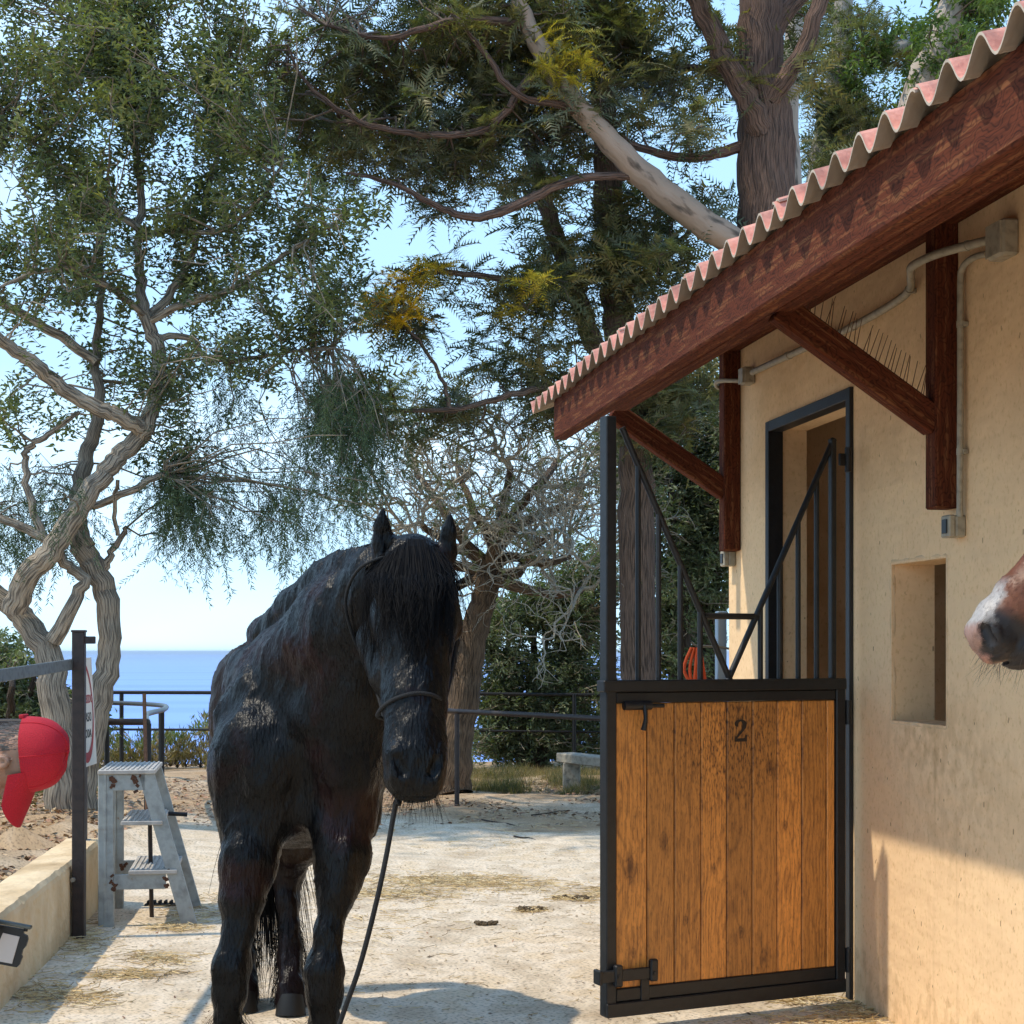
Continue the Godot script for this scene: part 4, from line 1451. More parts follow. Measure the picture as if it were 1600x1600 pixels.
func pepper_tree() -> void:
	var d := 13.0
	var node := thing("pepper_tree", Vector3(-3.65, 0, -13.0), "tall weeping tree with several twisting ridged trunks behind the low wall", "tree")
	var tr := MB.new()
	var st := []
	limb(tr, st, [[128, 1325, d], [122, 1240, d], [140, 1150, d], [158, 1080, d], [172, 1010, d], [166, 940, d], [150, 893, d], [131, 858, d], [122, 825, d], [125, 759, d + 0.1], [139, 700, d + 0.2], [155, 644, d + 0.2], [150, 556, d + 0.3], [158, 450, d + 0.4], [150, 330, d + 0.5]], [0.176, 0.152, 0.128, 0.100, 0.092, 0.096, 0.092, 0.092, 0.084, 0.072, 0.060, 0.048, 0.036, 0.028, 0.016], 14)
	limb(tr, st, [[110, 1330, d], [100, 1220, d - 0.1], [88, 1120, d - 0.1], [78, 1035, d - 0.1], [45, 975, d], [10, 940, d + 0.1], [-60, 880, d + 0.3], [-140, 760, d + 0.5]], [0.192, 0.152, 0.120, 0.112, 0.100, 0.088, 0.072, 0.048], 14)
	limb(tr, st, [[84, 1000, d - 0.15], [112, 950, d - 0.2], [132, 905, d - 0.2], [100, 880, d - 0.25], [81, 850, d - 0.3], [31, 822, d - 0.3], [-20, 805, d - 0.3], [-120, 780, d - 0.3]], [0.072, 0.060, 0.048, 0.040, 0.040, 0.036, 0.032, 0.024], 10)
	limb(tr, st, [[22, 955, d - 0.2], [47, 897, d - 0.3], [81, 862, d - 0.35], [116, 803, d - 0.35], [156, 750, d - 0.3], [184, 716, d - 0.25], [209, 690, d - 0.2], [226, 672, d - 0.2]], [0.100, 0.096, 0.092, 0.084, 0.078, 0.076, 0.076, 0.080], 14)
	limb(tr, st, [[226, 674, d - 0.2], [243, 620, d - 0.1], [246, 545, d], [230, 500, d], [218, 440, d + 0.1], [217, 380, d + 0.1], [221, 300, d + 0.2], [205, 200, d + 0.2], [190, 60, d + 0.3]], [0.076, 0.060, 0.058, 0.052, 0.040, 0.036, 0.032, 0.024, 0.010], 12)
	limb(tr, st, [[222, 668, d - 0.25], [185, 650, d - 0.35], [162, 640, d - 0.4], [106, 612, d - 0.5], [72, 584, d - 0.6], [34, 553, d - 0.7], [0, 531, d - 0.8], [-60, 480, d - 0.9]], [0.068, 0.064, 0.064, 0.060, 0.056, 0.050, 0.044, 0.032], 12)
	limb(tr, st, [[152, 566, d + 0.2], [103, 531, d + 0.1], [50, 500, d], [0, 469, d - 0.1], [-70, 420, d - 0.2]], [0.040, 0.044, 0.040, 0.036, 0.028], 10)
	limb(tr, st, [[66, 838, d - 0.3], [50, 797, d - 0.3], [40, 730, d - 0.3], [44, 700, d - 0.3], [75, 678, d - 0.3], [125, 644, d - 0.2]], [0.036, 0.032, 0.029, 0.027, 0.024, 0.016], 8)
	limb(tr, st, [[140, 792, d], [175, 781, d - 0.1], [219, 759, d - 0.2], [256, 741, d - 0.2]], [0.032, 0.032, 0.029, 0.027], 8)
	limb(tr, st, [[160, 893, d], [175, 868, d], [188, 842, d], [198, 824, d]], [0.040, 0.030, 0.024, 0.019], 8)
	limb(tr, st, [[184, 750, d - 0.2], [178, 790, d - 0.1], [184, 836, d]], [0.016, 0.018, 0.019], 8)
	limb(tr, st, [[232, 503, d], [281, 478, d - 0.1], [340, 460, d - 0.2], [375, 444, d - 0.2], [444, 398, d - 0.3], [500, 362, d - 0.4], [560, 330, d - 0.4]], [0.036, 0.032, 0.027, 0.024, 0.019, 0.014, 0.008], 8)
	limb(tr, st, [[246, 527, d], [300, 528, d + 0.1], [312, 550, d + 0.1], [344, 562, d + 0.1], [381, 562, d + 0.2], [447, 550, d + 0.2], [520, 540, d + 0.3]], [0.029, 0.026, 0.024, 0.022, 0.019, 0.014, 0.008], 8)
	limb(tr, st, [[228, 500, d], [262, 462, d + 0.2], [300, 400, d + 0.3], [318, 330, d + 0.4], [340, 230, d + 0.5], [350, 120, d + 0.6]], [0.040, 0.036, 0.030, 0.024, 0.018, 0.008], 8)
	limb(tr, st, [[225, 365, d + 0.1], [170, 320, d], [110, 270, d], [60, 230, d - 0.1], [10, 205, d - 0.2]], [0.032, 0.027, 0.024, 0.019, 0.011], 8)
	limb(tr, st, [[222, 362, d + 0.1], [270, 362, d], [340, 360, d - 0.2], [400, 320, d - 0.3], [440, 260, d - 0.3]], [0.027, 0.022, 0.019, 0.016, 0.008], 8)
	limb(tr, st, [[230, 495, d], [180, 455, d - 0.3], [110, 420, d - 0.5], [40, 430, d - 0.6], [0, 450, d - 0.7]], [0.029, 0.027, 0.022, 0.018, 0.011], 8)
	var cr := new_crown("broad", 6, [Color(0.075, 0.090, 0.040), Color(0.088, 0.105, 0.042), Color(0.105, 0.120, 0.042), Color(0.064, 0.080, 0.044), Color(0.135, 0.140, 0.052)], 3)
	var tw := MB.new()
	var blobs := [[60, 50, 120, 100, 26], [200, 50, 130, 90, 26], [330, 70, 80, 95, 18], [110, 190, 150, 90, 28], [270, 180, 110, 90, 22], [385, 190, 50, 70, 8], [60, 310, 110, 80, 16], [200, 310, 130, 70, 16], [330, 300, 80, 70, 12], [460, 300, 60, 60, 6], [520, 380, 60, 70, 8], [440, 430, 80, 60, 8], [330, 430, 80, 60, 9], [180, 430, 100, 60, 9], [60, 430, 90, 70, 11], [470, 520, 70, 50, 9], [370, 560, 80, 40, 8], [260, 580, 60, 50, 7], [150, 600, 60, 40, 3], [40, 640, 70, 40, 5], [300, 690, 50, 40, 5], [545, 460, 50, 60, 5], [-150, 100, 130, 200, 24], [-130, 420, 110, 150, 14], [150, -120, 280, 90, 26]]
	for b in blobs:
		fill(tw, st, cr, b, d + 0.1, 0.75, 0 if b[1] > 250 else 1, 3 if b[1] > 350 else 4, 13, 1.15, 0.010)
		fill(tw, st, cr, [b[0], b[1], b[2] * 1.1, b[3] * 1.1, b[4] * 0.9], d + 0.1, 0.8, 0, 3, 3, 1.0, 0.008)
	var wp := new_crown("weep", 6, [Color(0.040, 0.062, 0.034), Color(0.052, 0.075, 0.040), Color(0.065, 0.09, 0.045)], 4)
	for b in [[520, 740, 75, 60, 22], [475, 800, 30, 40, 5], [500, 660, 45, 50, 8], [330, 690, 50, 50, 10], [325, 770, 50, 50, 14], [285, 740, 40, 40, 8], [575, 710, 45, 50, 13], [540, 620, 50, 40, 6], [350, 590, 40, 30, 5], [50, 740, 60, 50, 13], [30, 820, 50, 40, 8], [-60, 760, 60, 80, 10]]:
		fill(tw, st, wp, b, d + 0.3, 0.5, 0, 2, 9, 1.0, 0.009, 0.12)
	var bm := bark(Color(0.72, 0.66, 0.58), 81, 7.0, 0.7, 2.0)
	tree_parts(node, tr, tw, [cr, wp], bm, textured(Color(0.66, 0.60, 0.52), 0.9, ntex(83, 0.03, [[0.0, 0.6], [1.0, 1.0]]), 2.0), leaf_mat(0.42))

func silky_oaks() -> void:
	var lm := leaf_mat(0.5)
	var cols := [Color(0.080, 0.080, 0.038), Color(0.098, 0.094, 0.044), Color(0.125, 0.108, 0.046), Color(0.070, 0.080, 0.046), Color(0.125, 0.128, 0.080), Color(0.50, 0.30, 0.02), Color(0.28, 0.22, 0.03), Color(0.20, 0.21, 0.09)]
	var tm := textured(Color(0.50, 0.42, 0.36), 0.9, ntex(83, 0.03, [[0.0, 0.6], [1.0, 1.0]]), 2.0)
	var d := 14.5
	# the big one behind the roof with a pale sweeping limb
	var node := thing("silky_oak", P(1195, 1300, d) * Vector3(1, 0, 1), "large ferny-leaved tree behind the stable roof with pale limb sweeping out", "tree")
	var tr := MB.new()
	var tw := MB.new()
	var st := []
	limb(tr, st, [[1200, 1275, d], [1200, 900, d], [1198, 500, d], [1200, 340, d], [1193, 200, d], [1185, 100, d], [1188, 0, d], [1190, -160, d]], [0.34, 0.30, 0.28, 0.265, 0.25, 0.21, 0.19, 0.15], 20, 0.10)
	limb(tr, st, [[1190, 210, d - 0.15], [1165, 150, d - 0.25], [1130, 85, d - 0.3], [1090, 5, d - 0.35], [1050, -90, d - 0.4]], [0.12, 0.11, 0.095, 0.085, 0.07], 12)
	limb(tr, st, [[1196, 165, d - 0.15], [1225, 125, d - 0.2], [1258, 75, d - 0.25], [1283, 0, d - 0.3], [1300, -80, d - 0.3]], [0.10, 0.085, 0.08, 0.07, 0.06], 12)
	limb(tr, st, [[1200, 60, d], [1225, 20, d + 0.1], [1280, -40, d + 0.2]], [0.12, 0.10, 0.08], 10)
	var pl := MB.new()
	limb(pl, st, [[1215, 470, d - 0.1], [1150, 385, d - 0.2], [1080, 335, d - 0.3], [1000, 270, d - 0.4], [930, 195, d - 0.5], [880, 140, d - 0.55], [850, 90, d - 0.6], [825, 40, d - 0.6], [800, -50, d - 0.7]], [0.15, 0.135, 0.125, 0.115, 0.10, 0.092, 0.088, 0.075, 0.05], 14)
	limb(tr, st, [[925, 195, d - 0.5], [880, 165, d - 0.6], [810, 150, d - 0.8], [750, 75, d - 0.9], [700, 10, d - 1.0]], [0.04, 0.036, 0.032, 0.024, 0.012], 8)
	limb(tr, st, [[1175, 225, d], [1120, 240, d - 0.1], [1060, 245, d - 0.2], [985, 225, d - 0.3], [940, 180, d - 0.4]], [0.055, 0.05, 0.042, 0.034, 0.02], 8)
	limb(tr, st, [[990, 275, d - 0.4], [900, 280, d - 0.6], [830, 310, d - 0.7], [750, 340, d - 0.8], [690, 325, d - 0.8], [610, 285, d - 0.9], [540, 270, d - 1.0]], [0.034, 0.04, 0.042, 0.038, 0.03, 0.02, 0.01], 8)
	limb(tr, st, [[830, 120, d - 0.6], [760, 200, d - 0.7], [660, 210, d - 0.9], [560, 190, d - 1.0], [480, 130, d - 1.1], [450, 70, d - 1.1]], [0.04, 0.034, 0.03, 0.024, 0.016, 0.008], 8)
	limb(tr, st, [[820, 40, d - 0.6], [720, 30, d - 0.8], [600, 60, d - 0.9], [510, 40, d - 1.0]], [0.045, 0.034, 0.022, 0.01], 8)
	limb(tr, st, [[1180, 150, d], [1100, 110, d + 0.3], [1020, 100, d + 0.4], [960, 40, d + 0.4]], [0.045, 0.036, 0.026, 0.012], 8)
	var cr := new_crown("fern", 6, cols, 6)
	for b in [[425, 160, 40, 60, 9], [510, 70, 60, 55, 7], [500, 190, 75, 45, 13], [590, 120, 80, 70, 18], [560, 235, 85, 40, 15], [690, 60, 85, 65, 19], [720, 165, 95, 70, 26], [650, 270, 105, 35, 15], [790, 60, 60, 60, 13], [800, 200, 80, 70, 20], [890, 50, 75, 55, 15], [880, 130, 50, 60, 9], [950, 110, 55, 70, 12], [1010, 50, 65, 55, 10], [1020, 150, 60, 50, 9], [1100, 190, 50, 60, 7], [870, 270, 70, 40, 8], [1130, 60, 45, 50, 6], [1250, 100, 40, 60, 5], [760, 300, 70, 30, 8], [900, -60, 300, 60, 34], [560, -60, 200, 50, 18]]:
		fill(tw, st, cr, b, d + 0.35, 0.55, 0, 4, 4, 1.35, 0.011)
	fill(tw, st, cr, [895, 95, 22, 20, 4], d - 0.8, 0.1, 6, 6, 8, 0.8)
	part("limb", pl.commit(), bark2(Color(0.68, 0.585, 0.505)), node)
	tree_parts(node, tr, tw, [cr], bark(Color(0.54, 0.42, 0.35), 87, 6.0, 0.55, 5.0), tm, lm)
	# slimmer one whose trunk is seen through the door bars
	d = 14.9
	node = thing("silky_oak", P(1000, 1262, d) * Vector3(1, 0, 1), "slim ferny-leaved tree with straight brown trunk seen through the door bars", "tree")
	tr = MB.new()
	tw = MB.new()
	st = []
	limb(tr, st, [[1006, 1268, d], [1002, 1180, d], [999, 1000, d], [996, 800, d], [988, 650, d], [968, 520, d], [958, 420, d], [952, 300, d], [945, 180, d], [938, 60, d], [930, -100, d]], [0.24, 0.185, 0.17, 0.165, 0.155, 0.15, 0.14, 0.13, 0.12, 0.10, 0.08], 16, 0.09)
	limb(tr, st, [[975, 620, d], [940, 560, d - 0.1], [915, 500, d - 0.1], [890, 430, d - 0.1], [862, 350, d - 0.1], [840, 270, d], [815, 180, d]], [0.10, 0.10, 0.09, 0.085, 0.08, 0.07, 0.05], 12)
	limb(tr, st, [[962, 440, d - 0.1], [900, 425, d - 0.2], [840, 445, d - 0.4], [780, 435, d - 0.5], [690, 425, d - 0.6], [620, 440, d - 0.7]], [0.04, 0.036, 0.032, 0.03, 0.024, 0.012], 8)
	limb(tr, st, [[975, 610, d - 0.1], [900, 600, d - 0.3], [830, 610, d - 0.5], [760, 628, d - 0.6], [705, 640, d - 0.7], [600, 640, d - 0.8], [540, 630, d - 0.8]], [0.035, 0.034, 0.03, 0.026, 0.022, 0.016, 0.008], 8)
	limb(tr, st, [[705, 640, d - 0.7], [690, 590, d - 0.7], [660, 540, d - 0.7], [625, 500, d - 0.7], [600, 460, d - 0.7]], [0.022, 0.018, 0.016, 0.014, 0.008], 7)
	limb(tr, st, [[960, 480, d], [1010, 430, d + 0.2], [1060, 380, d + 0.3], [1100, 330, d + 0.4]], [0.05, 0.04, 0.03, 0.015], 8)
	cr = new_crown("fern", 6, cols, 7)
	for b in [[960, 360, 60, 55, 11], [1040, 400, 60, 50, 10], [980, 430, 70, 45, 12], [1060, 330, 60, 50, 8], [880, 420, 60, 40, 9], [830, 490, 60, 40, 8], [900, 470, 45, 40, 6], [650, 500, 50, 50, 9], [690, 440, 35, 30, 3], [850, 560, 50, 40, 4], [560, 630, 60, 40, 9], [530, 670, 35, 30, 5], [690, 660, 45, 40, 7], [790, 600, 50, 40, 3], [740, 540, 40, 50, 2], [860, 640, 35, 35, 6], [1070, 640, 60, 60, 13], [1100, 560, 50, 40, 8], [1030, 580, 40, 40, 6], [1110, 480, 40, 40, 5]]:
		fill(tw, st, cr, b, d - 0.2, 0.45, 0, 4, 4, 1.35, 0.010)
	fill(tw, st, cr, [610, 455, 26, 32, 5], d - 0.9, 0.12, 5, 5, 9, 0.7)
	fill(tw, st, cr, [825, 480, 22, 22, 3], d - 0.9, 0.12, 6, 6, 5, 0.8)
	fill(tw, st, cr, [690, 430, 22, 14, 2], d - 0.9, 0.1, 6, 6, 6, 0.8)
	fill(tw, st, cr, [530, 655, 40, 30, 4], d - 0.9, 0.2, 7, 7, 6, 0.9)
	fill(tw, st, cr, [590, 600, 40, 26, 3], d - 0.9, 0.2, 7, 7, 6, 0.9)
	tree_parts(node, tr, tw, [cr], bark(Color(0.54, 0.44, 0.37), 87, 6.0, 0.55, 4.0), tm, lm)
	# two grey ones farther behind the roof
	d = 17.5
	node = thing("silky_oak", P(1300, 1225, d) * Vector3(1, 0, 1), "grey-trunked forked tree far behind the stable roof", "tree")
	tr = MB.new()
	tw = MB.new()
	st = []
	limb(tr, st, [[1280, 1225, d], [1280, 700, d], [1282, 330, d], [1296, 200, d], [1310, 110, d], [1316, 0, d], [1320, -120, d]], [0.26, 0.2, 0.17, 0.15, 0.12, 0.10, 0.08], 14)
	limb(tr, st, [[1312, 100, d], [1370, 85, d], [1440, 60, d + 0.2], [1490, 20, d + 0.3]], [0.09, 0.085, 0.07, 0.05], 10)
	limb(tr, st, [[1290, 240, d], [1345, 225, d], [1400, 200, d]], [0.10, 0.08, 0.05], 10)
	var c2 := new_crown("fern", 6, cols, 8)
	for b in [[1290, 190, 45, 60, 9], [1350, 60, 60, 50, 10], [1340, 190, 60, 50, 12], [1330, 260, 50, 40, 8], [1260, 60, 50, 60, 6]]:
		fill(tw, st, c2, b, d - 0.4, 0.5, 0, 4, 7, 1.1, 0.011)
	var lv := new_crown("dense", 6, [Color(0.055, 0.085, 0.022), Color(0.075, 0.11, 0.028), Color(0.10, 0.135, 0.035)], 9)
	for b in [[1400, 100, 60, 50, 14], [1440, 170, 40, 40, 8], [1380, 200, 50, 40, 9], [1480, 90, 50, 60, 9], [1310, 330, 40, 30, 4]]:
		fill(tw, st, lv, b, d + 0.4, 0.5, 0, 2, 12, 1.0, 0.011)
	tree_parts(node, tr, tw, [c2, lv], bark2(Color(0.66, 0.61, 0.56)), tm, lm)
	d = 15.5
	node = thing("silky_oak", P(1400, 1250, d) * Vector3(1, 0, 1), "leaning pale-trunked tree close behind the roof's upper end", "tree")
	tr = MB.new()
	tw = MB.new()
	st = []
	limb(tr, st, [[1330, 1255, d], [1340, 800, d], [1380, 400, d], [1430, 170, d], [1460, 90, d], [1490, 0, d], [1520, -120, d]], [0.26, 0.22, 0.19, 0.165, 0.15, 0.135, 0.10], 14)
	limb(tr, st, [[1240, 400, d + 0.5], [1232, 250, d + 0.5], [1236, 120, d + 0.5], [1242, 20, d + 0.5], [1245, -80, d + 0.5]], [0.14, 0.11, 0.09, 0.08, 0.06], 12)
	c2 = new_crown("dense", 6, [Color(0.055, 0.085, 0.022), Color(0.075, 0.11, 0.028), Color(0.10, 0.135, 0.035)], 10)
	for b in [[1500, 60, 50, 60, 11], [1540, 20, 50, 40, 9], [1470, 150, 30, 30, 4], [1560, -60, 120, 50, 14]]:
		fill(tw, st, c2, b, d + 0.2, 0.5, 0, 2, 12, 1.0, 0.011)
	tree_parts(node, tr, tw, [c2], bark2(Color(0.72, 0.66, 0.60)), tm, lm)

# ---- leafless tree in the middle ----
func wander(tw: MB, a: Vector3, dir: Vector3, ln: float, r: float, level: int, tips: Array) -> void:
	var segs := 5
	var pts := PackedVector3Array([a])
	var p := a
	var dd := dir.normalized()
	for i in segs:
		dd = (dd + Vector3(rng.randfn(), rng.randfn(), rng.randfn()) * 0.30 + Vector3(0, 0.03, 0)).normalized()
		p += dd * ln / segs
		pts.append(p)
	tw.tube(pts, spread([r, r * 0.6], pts.size()), 7 if level < 2 else (4 if level < 4 else 3), false)
	if level >= 5:
		tips.append(p)
		return
	var kids := 3 if level < 4 else (3 if rng.randf() < 0.4 else 2)
	for k in kids:
		var at := pts[segs] if k == 0 else pts[rng.randi_range(2, segs)]
		var nd := (dd + Vector3(rng.randfn(), rng.randfn() * 0.75 + 0.12, rng.randfn()) * 0.75).normalized()
		wander(tw, at, nd, ln * rng.randf_range(0.60, 0.86), r * (0.62 if k > 0 else 0.72), level + 1, tips)

func bare_tree() -> void:
	var d := 16.3
	var node := thing("bare_tree", P(712, 1240, d) * Vector3(1, 0, 1), "leafless tree with leaning ridged trunk and dense tangle of grey twigs behind horse", "tree")
	var tr := MB.new()
	var st := []
	limb(tr, st, [[702, 1245, d], [708, 1180, d], [722, 1090, d], [735, 1010, d], [752, 950, d], [762, 910, d], [764, 880, d]], [0.25, 0.20, 0.172, 0.155, 0.135, 0.125, 0.13], 18, 0.10)
	var tw := MB.new()
	var tips := []
	for q in [[[764, 890], [775, 840], [792, 770], [798, 730]], [[768, 900], [810, 895], [830, 860], [858, 838]], [[760, 890], [720, 885], [690, 870], [655, 850]], [[760, 885], [735, 865], [700, 850], [660, 820]], [[764, 885], [770, 850], [740, 800], [720, 750]], [[766, 890], [800, 870], [850, 880], [890, 870]], [[764, 880], [800, 830], [850, 800], [900, 790]], [[764, 885], [720, 840], [680, 780], [650, 740]], [[764, 880], [790, 820], [840, 760], [870, 720]], [[758, 900], [725, 910], [690, 930], [660, 935]], [[770, 905], [820, 920], [870, 930], [910, 920]]]:
		var pix := []
		for i in q.size(): pix.append([q[i][0], q[i][1], d + (rng.randf_range(-0.9, 0.9) * i / 3.0)])
		limb(tr, st, pix, [0.075, 0.055, 0.042, 0.03], 8)
		var n := pix.size()
		for k in 5:
			var a := P(pix[n - 1 - k % 2][0], pix[n - 1 - k % 2][1], pix[n - 1 - k % 2][2])
			var b := P(pix[n - 2][0], pix[n - 2][1], pix[n - 2][2])
			wander(tw, a, a - b + Vector3(rng.randfn(), 0.3 + rng.randfn(), rng.randfn()) * 0.25, rng.randf_range(0.40, 0.64), 0.020, 1, tips)
	var cr := new_crown("tuft", 5, [Color(0.10, 0.12, 0.055), Color(0.13, 0.14, 0.07)], 15)
	for t in tips:
		if rng.randf() < 0.22: cr.put(Transform3D(rand_basis(1.5).scaled(Vector3.ONE * rng.randf_range(0.5, 0.9)), t), rng.randi() % 5, rng.randi() % 2)
	tree_parts(node, tr, tw, [cr], bark(Color(0.56, 0.46, 0.36), 89, 7.0, 0.8, 4.0), textured(Color(0.80, 0.76, 0.68), 0.9, ntex(83, 0.03, [[0.0, 0.6], [1.0, 1.0]]), 2.0), leaf_mat(0.6))

func dense_trees() -> void:
	var lm := leaf_mat(0.4)
	var tm := textured(Color(0.70, 0.65, 0.56), 0.9, ntex(83, 0.03, [[0.0, 0.6], [1.0, 1.0]]), 2.0)
	var cols := [Color(0.064, 0.078, 0.042), Color(0.084, 0.102, 0.054), Color(0.110, 0.128, 0.070), Color(0.150, 0.165, 0.098)]
	for q in [["tall_evergreen", "tall dark glossy-leaved tree filling the gap behind the far stable corner", 1080.0, 18.2, [[1080, 640, 60, 60, 20], [1075, 740, 65, 70, 30], [1065, 850, 70, 70, 32], [1095, 930, 55, 60, 20], [1050, 1000, 70, 50, 20], [945, 730, 30, 50, 10], [960, 690, 30, 30, 7], [1000, 760, 40, 60, 12], [1120, 800, 50, 120, 20], [1180, 700, 50, 140, 12]], 560.0], ["leafy_bush", "dense dark green bush below the leafless tree behind the pipe rail", 830.0, 19.95, [[770, 1000, 40, 60, 14], [800, 1080, 60, 50, 18], [850, 1010, 60, 60, 20], [760, 1120, 40, 40, 12], [840, 1120, 60, 30, 14], [910, 1000, 40, 70, 16], [900, 1090, 40, 40, 8], [960, 930, 40, 80, 14], [950, 1060, 40, 60, 12], [860, 940, 60, 40, 12], [800, 1165, 70, 16, 14], [900, 1160, 60, 18, 14], [960, 1150, 30, 25, 8], [740, 1160, 30, 16, 8], [830, 960, 80, 40, 10], [930, 880, 40, 60, 10]], 930.0], ["leafy_bush", "green bush behind the multi-stemmed weeping tree's trunk by the railing", 20.0, 17.5, [[20, 1090, 60, 40, 16], [50, 1120, 40, 30, 10], [-40, 1060, 60, 60, 14], [10, 1020, 30, 30, 6], [150, 1110, 18, 24, 4]], 1010.0]]:
		var d: float = q[3]
		var node := thing(q[0], P(q[2], 1018.0 + FOC * EYE / d, d) * Vector3(1, 0, 1), q[1], "tree" if q[0] == "tall_evergreen" else "bush")
		var tr := MB.new()
		var tw := MB.new()
		var st := []
		var u: float = q[2]
		var gv := 1018.0 + FOC * EYE / d
		var spanu := 60.0
		for k in 6:
			var t := -1.0 + 2.0 * k / 5.0
			limb(tr, st, [[u + t * 14.0, gv + 6.0, d], [u + t * spanu * 0.6, lerpf(gv, q[5], 0.35), d + rng.randfn() * 0.2], [u + t * spanu + rng.randfn() * 12.0, lerpf(gv, q[5], 0.7), d + rng.randfn() * 0.4], [u + t * spanu * 1.1, q[5] + absf(t) * 40.0, d + rng.randfn() * 0.4]], [0.07, 0.05, 0.035, 0.015], 8)
		var cr := new_crown("dense", 6, cols, 20 + int(u))
		for b in q[4]:
			fill(tw, st, cr, b, d, 0.30, 0, 3, 12, 1.0, 0.012)
			fill(tw, st, cr, [b[0], b[1], b[2] * 1.1, b[3] * 1.1, b[4] * 3.0], d - 0.15, 0.25, 1, 3, 1, 0.8, 0.009)
		tree_parts(node, tr, tw, [cr], bark(Color(0.36, 0.30, 0.25), 89, 6.0, 0.8, 3.0), tm, lm)

# ---------- low plants ----------
func build_undergrowth() -> void:
	var lm := leaf_mat(0.6)
	# dry succulent hedge along the far rail: single plants
	var tm := mat(Color(0.33, 0.27, 0.2), 0.9)
	for i in 15:
		var u := 150.0 + i * 14.5 + rng.randf_range(-5, 5)
		var d := rng.randf_range(19.6, 20.6)
		var base := Vector3((u - 800.0) / FOC * d, -0.02, -d)
		var node := thing("dry_shrub", base, "small dry brownish shrub in the hedge along the cliff railing", "shrub", "dry shrubs along the cliff railing")
		var cr := new_crown("tuft", 3, [Color(0.15, 0.125, 0.06), Color(0.21, 0.16, 0.085), Color(0.10, 0.11, 0.045), Color(0.13, 0.15, 0.06)], 40 + i)
		var tw := MB.new()
		var hmax := rng.randf_range(0.30, 0.44) + (0.22 if u > 300.0 else 0.0)
		for k in 40:
			var f := rng.randf()
			var p := base + Vector3(rng.randfn() * 0.10, f * hmax + 0.02, rng.randfn() * 0.14)
			cr.put(Transform3D(rand_basis(0.8).scaled(Vector3.ONE * rng.randf_range(0.7, 1.3)), p), rng.randi() % 3, rng.randi_range(0, 1) if f < 0.6 else rng.randi_range(1, 3))
			if k % 3 == 0: twig(tw, base, p, 0.006, 0.003, 0.1, 3, 3)
		part("stems", tw.commit(), tm, node)
		part("crown", cr.commit(), lm, node)
	# weeds on the bank behind the pipe rail
	var cr2 := new_crown("blade", 6, [Color(0.075, 0.078, 0.036), Color(0.14, 0.115, 0.055), Color(0.20, 0.15, 0.075), Color(0.055, 0.066, 0.032)], 60)
	var gz := FastNoiseLite.new()
	gz.frequency = 1.3
	for i in 6500:
		var u := rng.randf_range(660, 1010)
		var d := rng.randf_range(16.2, 19.4)
		var x := (u - 800.0) / FOC * d
		var k := gz.get_noise_2d(x, d)
		if k + rng.randf_range(-0.3, 0.3) < 0.05 - 0.22 * (d - 17.0): continue
		cr2.put(Transform3D(rand_basis(0.5).scaled(Vector3.ONE * rng.randf_range(0.3, 0.95) * (0.6 + maxf(k, 0.0))), Vector3(x, -0.02, -d)), rng.randi() % 6, rng.randi_range(0, 3) if k > 0.15 else rng.randi_range(1, 2))
	for i in 1500:
		var u := rng.randf_range(-60, 150)
		var d := rng.randf_range(14.5, 18.0)
		cr2.put(Transform3D(rand_basis(0.4).scaled(Vector3.ONE * rng.randf_range(0.7, 1.2)), Vector3((u - 800.0) / FOC * d, -0.02, -d)), rng.randi() % 6, rng.randi_range(0, 3))
	var g := part("weeds", cr2.commit(), lm, self)
	tag(g, "patchy dry weeds growing on the bank behind the railings", "weeds", "", "stuff")

